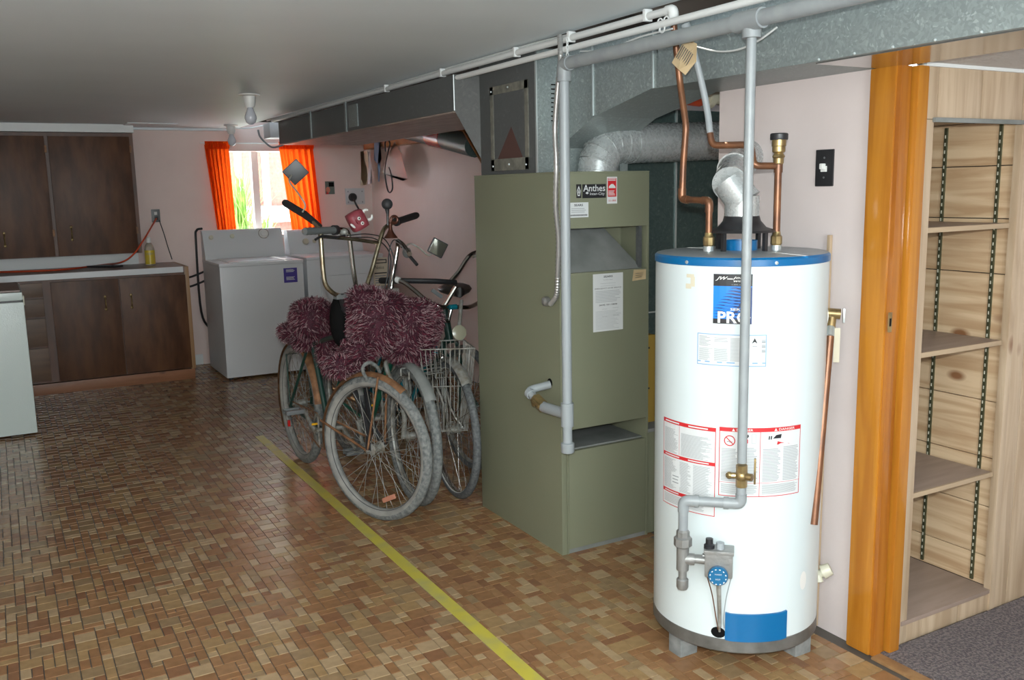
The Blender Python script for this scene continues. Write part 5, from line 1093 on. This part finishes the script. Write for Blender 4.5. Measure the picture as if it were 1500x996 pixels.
part('horn_coil', tube(B(), [hn+V((.018+.017*math.cos(a), -.004, .01+.017*math.sin(a))) for a in [k*math.pi/8 for k in range(16)]], .007, 8, closed=True), M['brown_horn'], tA)
part('horn_bulb', ball(B(), U(567, 299, y=4.15), .027, seg=18), M['rubber'], tA); part('horn_neck', tube(B(), [U(567, 306, y=4.15), U(568, 314, y=4.15), U(568, 330, y=4.15)], [.012, .007, .006], 8), M['black'], tA)
# furry saddle & rear & front covers
E3 = lambda *a: a
y_ = 4.62
fur('fuzzy_saddle_cover', [(U(458, 468, y=4.66), .10, .14, .095, None), (U(447, 490, y=4.72), .07, .1, .07, None), (U(478, 510, y=4.55), .045, .06, .09, None), (U(424, 486, y=4.85), .045, .09, .045, None), (U(462, 448, y=4.64), .055, .07, .03, None)], tA, 9000, .021, 5)
fr_ = V((.92, .38, 0)).normalized(); fl_ = V((-.38, .92, 0)).normalized(); AX = (fr_, fl_, ZU); cs_, sn_ = math.cos(-.5), math.sin(-.5); AX2 = (fr_*cs_+ZU*sn_, fl_, ZU*cs_-fr_*sn_)
fur('fuzzy_basket_cover', [(U(556, 472, y=4.0), .135, .11, .135, AX), (U(598, 485, y=4.03), .135, .11, .145, AX2), (U(534, 440, y=4.0), .065, .07, .055, AX), (U(612, 470, y=4.05), .10, .1, .09, AX2), (U(502, 534, y=3.98), .085, .06, .045, AX), (U(522, 515, y=3.97), .065, .07, .045, AX)], tA, 20000, .023, 9)
part('dark_lump', ball(B(), U(500, 470, y=4.12), .055, .06, .13, 16), M['slot'], tA)  # near-black ellipsoid below the stem clamp
part('rear_rack', tube(B(), [F(0, .06, .33), F(-.02, .06, .62), F(-.02, -.06, .62), F(0, -.06, .33)], .005, 6), M['greend'], tA)
# ---- bike B
tB = thing('bicycle', 'second bicycle behind the fuzzy one, high chrome handlebar and grey tyres', 'bicycle', (1.7, 4.45, 0), 'bicycles parked by the furnace')
F, f, L = Fr((1.68, 5.0), (1.655, 3.94)); fw = V((-.05, -1, 0)).normalized(); rear = F(0, 0, r); front = F(L, 0, r)
wheel(tB, rear, f, r, .024, 'tyre_grey', 'tyre_black', 'dustchrome', 'dustchrome'); wheel(tB, front, fw, r, .026, 'tyre_grey', 'tyre_grey', 'dustchrome', 'dustchrome')
bb, sc_, hb, ht = frame(tB, F, 'green', .017, L); crank(tB, F, bb, 2.2); nB = fw.cross(ZU); fork(tB, front, hb, nB, 'dustchrome', .012)
fender(tB, front, fw, r+.012, 40, 150, 'dusty'); fender(tB, rear, f, r+.012, 10, 190, 'dusty'); saddle(tB, F(.2, 0, .86), f, 'leather')
part('pedal_reflector', box(B(), 1.60, 1.63, 4.38, 4.385, .40, .41), M['amber'], tB)
sB = U(573, 428, y=4.22); part('stem', tube(B(), [ht, sB], .013, 12), M['chrome'], tB); part('stem_clamp', obox(B(), sB, V((1, .1, 0)).normalized(), V((-.1, 1, 0)).normalized(), ZU, .07, .04, .04, .008), M['dustchrome'], tB)
LBp = [sB, U(545, 438, y=4.2), U(524, 432, y=4.18), U(518, 400, y=4.17), U(512, 350, y=4.16), U(509, 338, y=4.16), U(500, 336, y=4.12), U(446, 338, y=3.95)]
RB2 = [sB, U(574, 410, y=4.22), U(581, 372, y=4.22), U(583, 358, y=4.22), U(582, 352, y=4.2), U(590, 358, y=4.12), U(600, 372, y=3.98)]
part('handlebar', tube(B(), fillet(LBp[::-1]+RB2[1:], .03, 4), .0115, 12), M['chrome'], tB)
g0, g1 = U(492, 337, y=4.09), U(446, 339, y=3.95); gd = g1-g0; part('grip', tube(B(), [g0+gd*k/16 for k in range(17)], [.0155+.002*(k % 2) for k in range(17)], 14), M['outlet'], tB)
part('grip_collar', tube(B(), [g0-gd*.02, g0+gd*.08], .023, 14), M['black'], tB)
part('brake_lever', tube(B(), spline([U(505, 345, y=4.1), U(490, 348, y=4.03), U(472, 346, y=3.98), U(462, 351, y=3.95)], 5), .006, 8), M['black'], tB); part('lever_clamp', ball(B(), U(503, 340, y=4.12), .022, .03, .018, 12), M['dustchrome'], tB)
part('brake_lever', tube(B(), spline([U(592, 365, y=4.1), U(600, 375, y=4.05), U(611, 388, y=4.0)], 5), .008, 8), M['black'], tB); part('lever_clamp', ball(B(), U(596, 370, y=4.08), .02, .03, .026, 12), M['outlet'], tB)
part('mirror_clamp', ball(B(), U(590, 360, y=4.14), .013, seg=10), M['chrome'], tB)
mirror(tB, U(641, 363, y=4.05), .082, (-.12, -.98, -.05), spline([U(594, 361, y=4.12), U(602, 357, y=4.1), U(615, 364, y=4.08), U(627, 374, y=4.06), U(634, 370, y=4.06)], 5), ang=.5)
for pts in ([U(508, 345, y=4.1), U(540, 343, y=4.15), U(565, 352, y=4.2), U(578, 385, y=4.2), U(572, 420, y=4.2)], [U(510, 348, y=4.12), U(550, 350, y=4.16), U(572, 375, y=4.21), U(568, 425, y=4.2)], [U(586, 355, y=4.18), U(576, 352, y=4.15), U(570, 370, y=4.15), U(568, 400, y=4.15), U(562, 430, y=4.15)]):
    part('brake_cable', tube(B(), spline(pts, 6), .0028, 6), M['black'], tB)
dh = part('devil_head', obox(B(), U(523, 323, y=4.1), V((.9, 0, .44)), V((0, 1, 0)), V((-.44, 0, .9)), .082, .07, .092, .024), M['devil'], tB, True, 80); c = U(523, 324, y=4.1)
for a_, b_ in ((U(531, 313, y=4.09), (1, .4)), (U(539, 322, y=4.09), (1, .4))):
    part('devil_horn', tube(B(), spline([a_, a_+V((.006, -.004, .014)), a_+V((.018, -.006, .018)), a_+V((.026, -.006, .014))] if a_.z > U(531, 318, y=4.09).z else [a_, a_+V((.012, -.004, .004)), a_+V((.018, -.006, .014)), a_+V((.016, -.006, .026))], 4), [.008]*4+[.0065]*4+[.005]*4+[.002], 8), M['white'], dh)
for q in ((526, 320), (531, 327)): 
    p = U(q[0], q[1], y=4.062); e_ = part('eye', ball(B(), p, .0085, .005, .0085, 10), M['white'], dh); part('pupil', ball(B(), p+V((0, -.004, 0)), .003, .002, .003, 8), M['slot'], dh) if False else None
    part('pupil', ball(B(), p+V((-.001, -.005, 0)), .0035, .002, .0035, 8), M['slot'], dh)
part('nose', ball(B(), U(523, 325, y=4.066), .006, .01, .014, 8, (V((.8, 0, .5)), V((0, 1, 0)), V((-.5, 0, .8)))), M['devil'], dh); part('mouth', ball(B(), U(517, 331, y=4.062), .016, .004, .006, 10, (V((.75, 0, -.66)), V((0, 1, 0)), V((.66, 0, .75)))), M['white'], dh)
for a, c_ in ((U(587, 540, y=3.9), U(650, 532, y=4.1)), (U(599, 545, y=3.89), U(655, 536, y=4.08)), (U(609, 549, y=3.88), U(655, 540, y=4.06)), (U(613, 550, y=3.87), U(650, 545, y=4.02))):
    part('rack_rod', tube(B(), fillet([a+V((0, 0, -.035)), a, c_], .008, 3), .0035, 6), M['dustchrome'], tB)
# ---- bike C: teal, whitewall, wire basket, chrome bar
tC = thing('bicycle', 'third bicycle with wire basket, thin whitewall tyre and teal frame', 'bicycle', (1.88, 4.5, 0), 'bicycles parked by the furnace')
F, f, L = Fr((1.92, 5.05), (1.865, 3.93)); fw = V((-.10, -.99, 0)).normalized(); rear = F(0, 0, r); front = F(L, 0, r)
wheel(tC, rear, f, r, .019, 'tyre_black', 'tyre_black', 'chrome', 'chrome'); wheel(tC, front, fw, r, .021, 'whitewall', 'tyre_black', 'chrome', 'chrome', tread=(9, 10, 11, 0, 1, 2, 3))
bb, sc_, hb, ht = frame(tC, F, 'teal', .016, L, step=True); crank(tC, F, bb, .3, 'chrome'); nC = fw.cross(ZU); fork(tC, front, hb, nC, 'chrome', .011); saddle(tC, F(.2, 0, .86), f, 'leather2', .28, .2)
fender(tC, rear, f, r+.012, 10, 200, 'dustchrome'); fender(tC, front, fw, r+.014, 50, 160, 'dustchrome')
sC = U(661, 449, y=4.2); part('stem', tube(B(), [ht, U(657, 470, y=4.2), sC], .013, 12), M['chrome'], tC); part('stem_bolt', tube(B(), [sC+V((-.02, -.02, 0)), sC+V((.02, -.02, 0))], .014, 10), M['teal'], tC)
hbp = [U(579, 410, y=4.45), U(592, 414, y=4.4), U(608, 426, y=4.32), U(625, 440, y=4.22), U(645, 449, y=4.18), sC, U(685, 450, y=4.2), U(700, 444, y=4.28), U(718, 430, y=4.4)]
part('handlebar', tube(B(), spline(hbp, 5), .0112, 12), M['chrome'], tC); part('grip', tube(B(), [U(558, 411, y=4.56), U(581, 411, y=4.44)], .017, 12), M['black'], tC); part('grip_end', tube(B(), [U(580, 409, y=4.445), U(585, 411, y=4.43)], .017, 12), M['white'], tC)
part('headlight', lathe(B(), [(.0, -.03), (.02, -.028), (.034, -.005), (.038, 0), (.034, .002), (0, .004)], U(673, 487, y=4.05), fw+V((0, 0, .2)), 20), M['lens'], tC)
part('light_bracket', tube(B(), [U(676, 440, y=4.15), U(672, 485, y=4.08)], .01, 8), M['dustchrome'], tC)
part('lever', obox(B(), U(640, 430, y=4.25), V((.8, 0, -.6)), V((0, 1, 0)), V((.6, 0, .8)), .07, .012, .02, .006), M['outlet'], tC)
# basket
tl, tr2 = U(640, 506, y=4.05), U(704, 506, y=3.95); tz0 = .5*(tl.z+tr2.z)-.02
bq = [V((1.70, 3.92, 0)), V((1.93, 3.80, 0)), V((2.0, 4.06, 0)), V((1.77, 4.14, 0))]; bqc = sum(bq, V((0, 0, 0)))/4
ztop = U(690, 508, y=3.85).z; zbot = U(665, 634, y=3.85).z
Q = lambda k, s, z_: (bqc+(bq[k % 4]+(bq[(k+1) % 4]-bq[k % 4])*s-bqc)*(.70+.30*(z_-zbot)/(ztop-zbot)))+ZU*z_
b = B()
for k in range(4):
    for z_ in (ztop, zbot+(ztop-zbot)*.55, zbot): tube(b, [Q(k, 0, z_), Q(k, 1, z_)], .0032 if z_ == ztop else .0022, 6)
    for j in range(11): tube(b, [Q(k, j/11, ztop), Q(k, j/11, zbot)], .0018, 5, caps=False)
for j in range(1, 9):
    tube(b, [Q(0, j/9, zbot), Q(2, 1-j/9, zbot)], .0018, 5, caps=False); tube(b, [Q(1, j/9, zbot), Q(3, 1-j/9, zbot)], .0018, 5, caps=False)
part('wire_basket', b, M['dustchrome'], tC)
# ---- bike D: dark, mostly behind
tD = thing('bicycle', 'rearmost dark green bicycle partly hidden behind the furnace', 'bicycle', (2.2, 4.8, 0), 'bicycles parked by the furnace')
F, f, L = Fr((2.12, 5.4), (2.14, 4.3)); rear = F(0, 0, r); front = F(L, 0, r)
wheel(tD, rear, f, r, .022, 'tyre_black', 'tyre_black', 'dustchrome', 'dustchrome'); wheel(tD, front, f, r, .022, 'tyre_black', 'tyre_black', 'dustchrome', 'dustchrome')
bb, sc_, hb, ht = frame(tD, F, 'greend', .017, L); crank(tD, F, bb, 1.4); fork(tD, front, hb, f.cross(ZU), 'greend', .012)
sdl = U(668, 424, y=4.75); saddle(tD, sdl, V((-.3, -.95, 0)).normalized(), 'leather', .26, .2)
part('dark_bar', tube(B(), [U(585, 411, y=4.6), U(640, 412, y=4.5), U(668, 414, y=4.5)], .015, 10), M['black'], tD); part('stem', tube(B(), [ht, U(668, 420, y=4.55)], .013, 10), M['chrome'], tD)
part('handlebar', tube(B(), spline([U(660, 412, y=4.55), U(672, 398, y=4.55), U(682, 382, y=4.55), U(692, 372, y=4.55), U(712, 366, y=4.6)], 5), .0125, 12), M['chrome'], tD)
part('brake_lever', tube(B(), spline([U(692, 376, y=4.52), U(700, 374, y=4.5), U(712, 372, y=4.5)], 4), .008, 8), M['dustchrome'], tD)
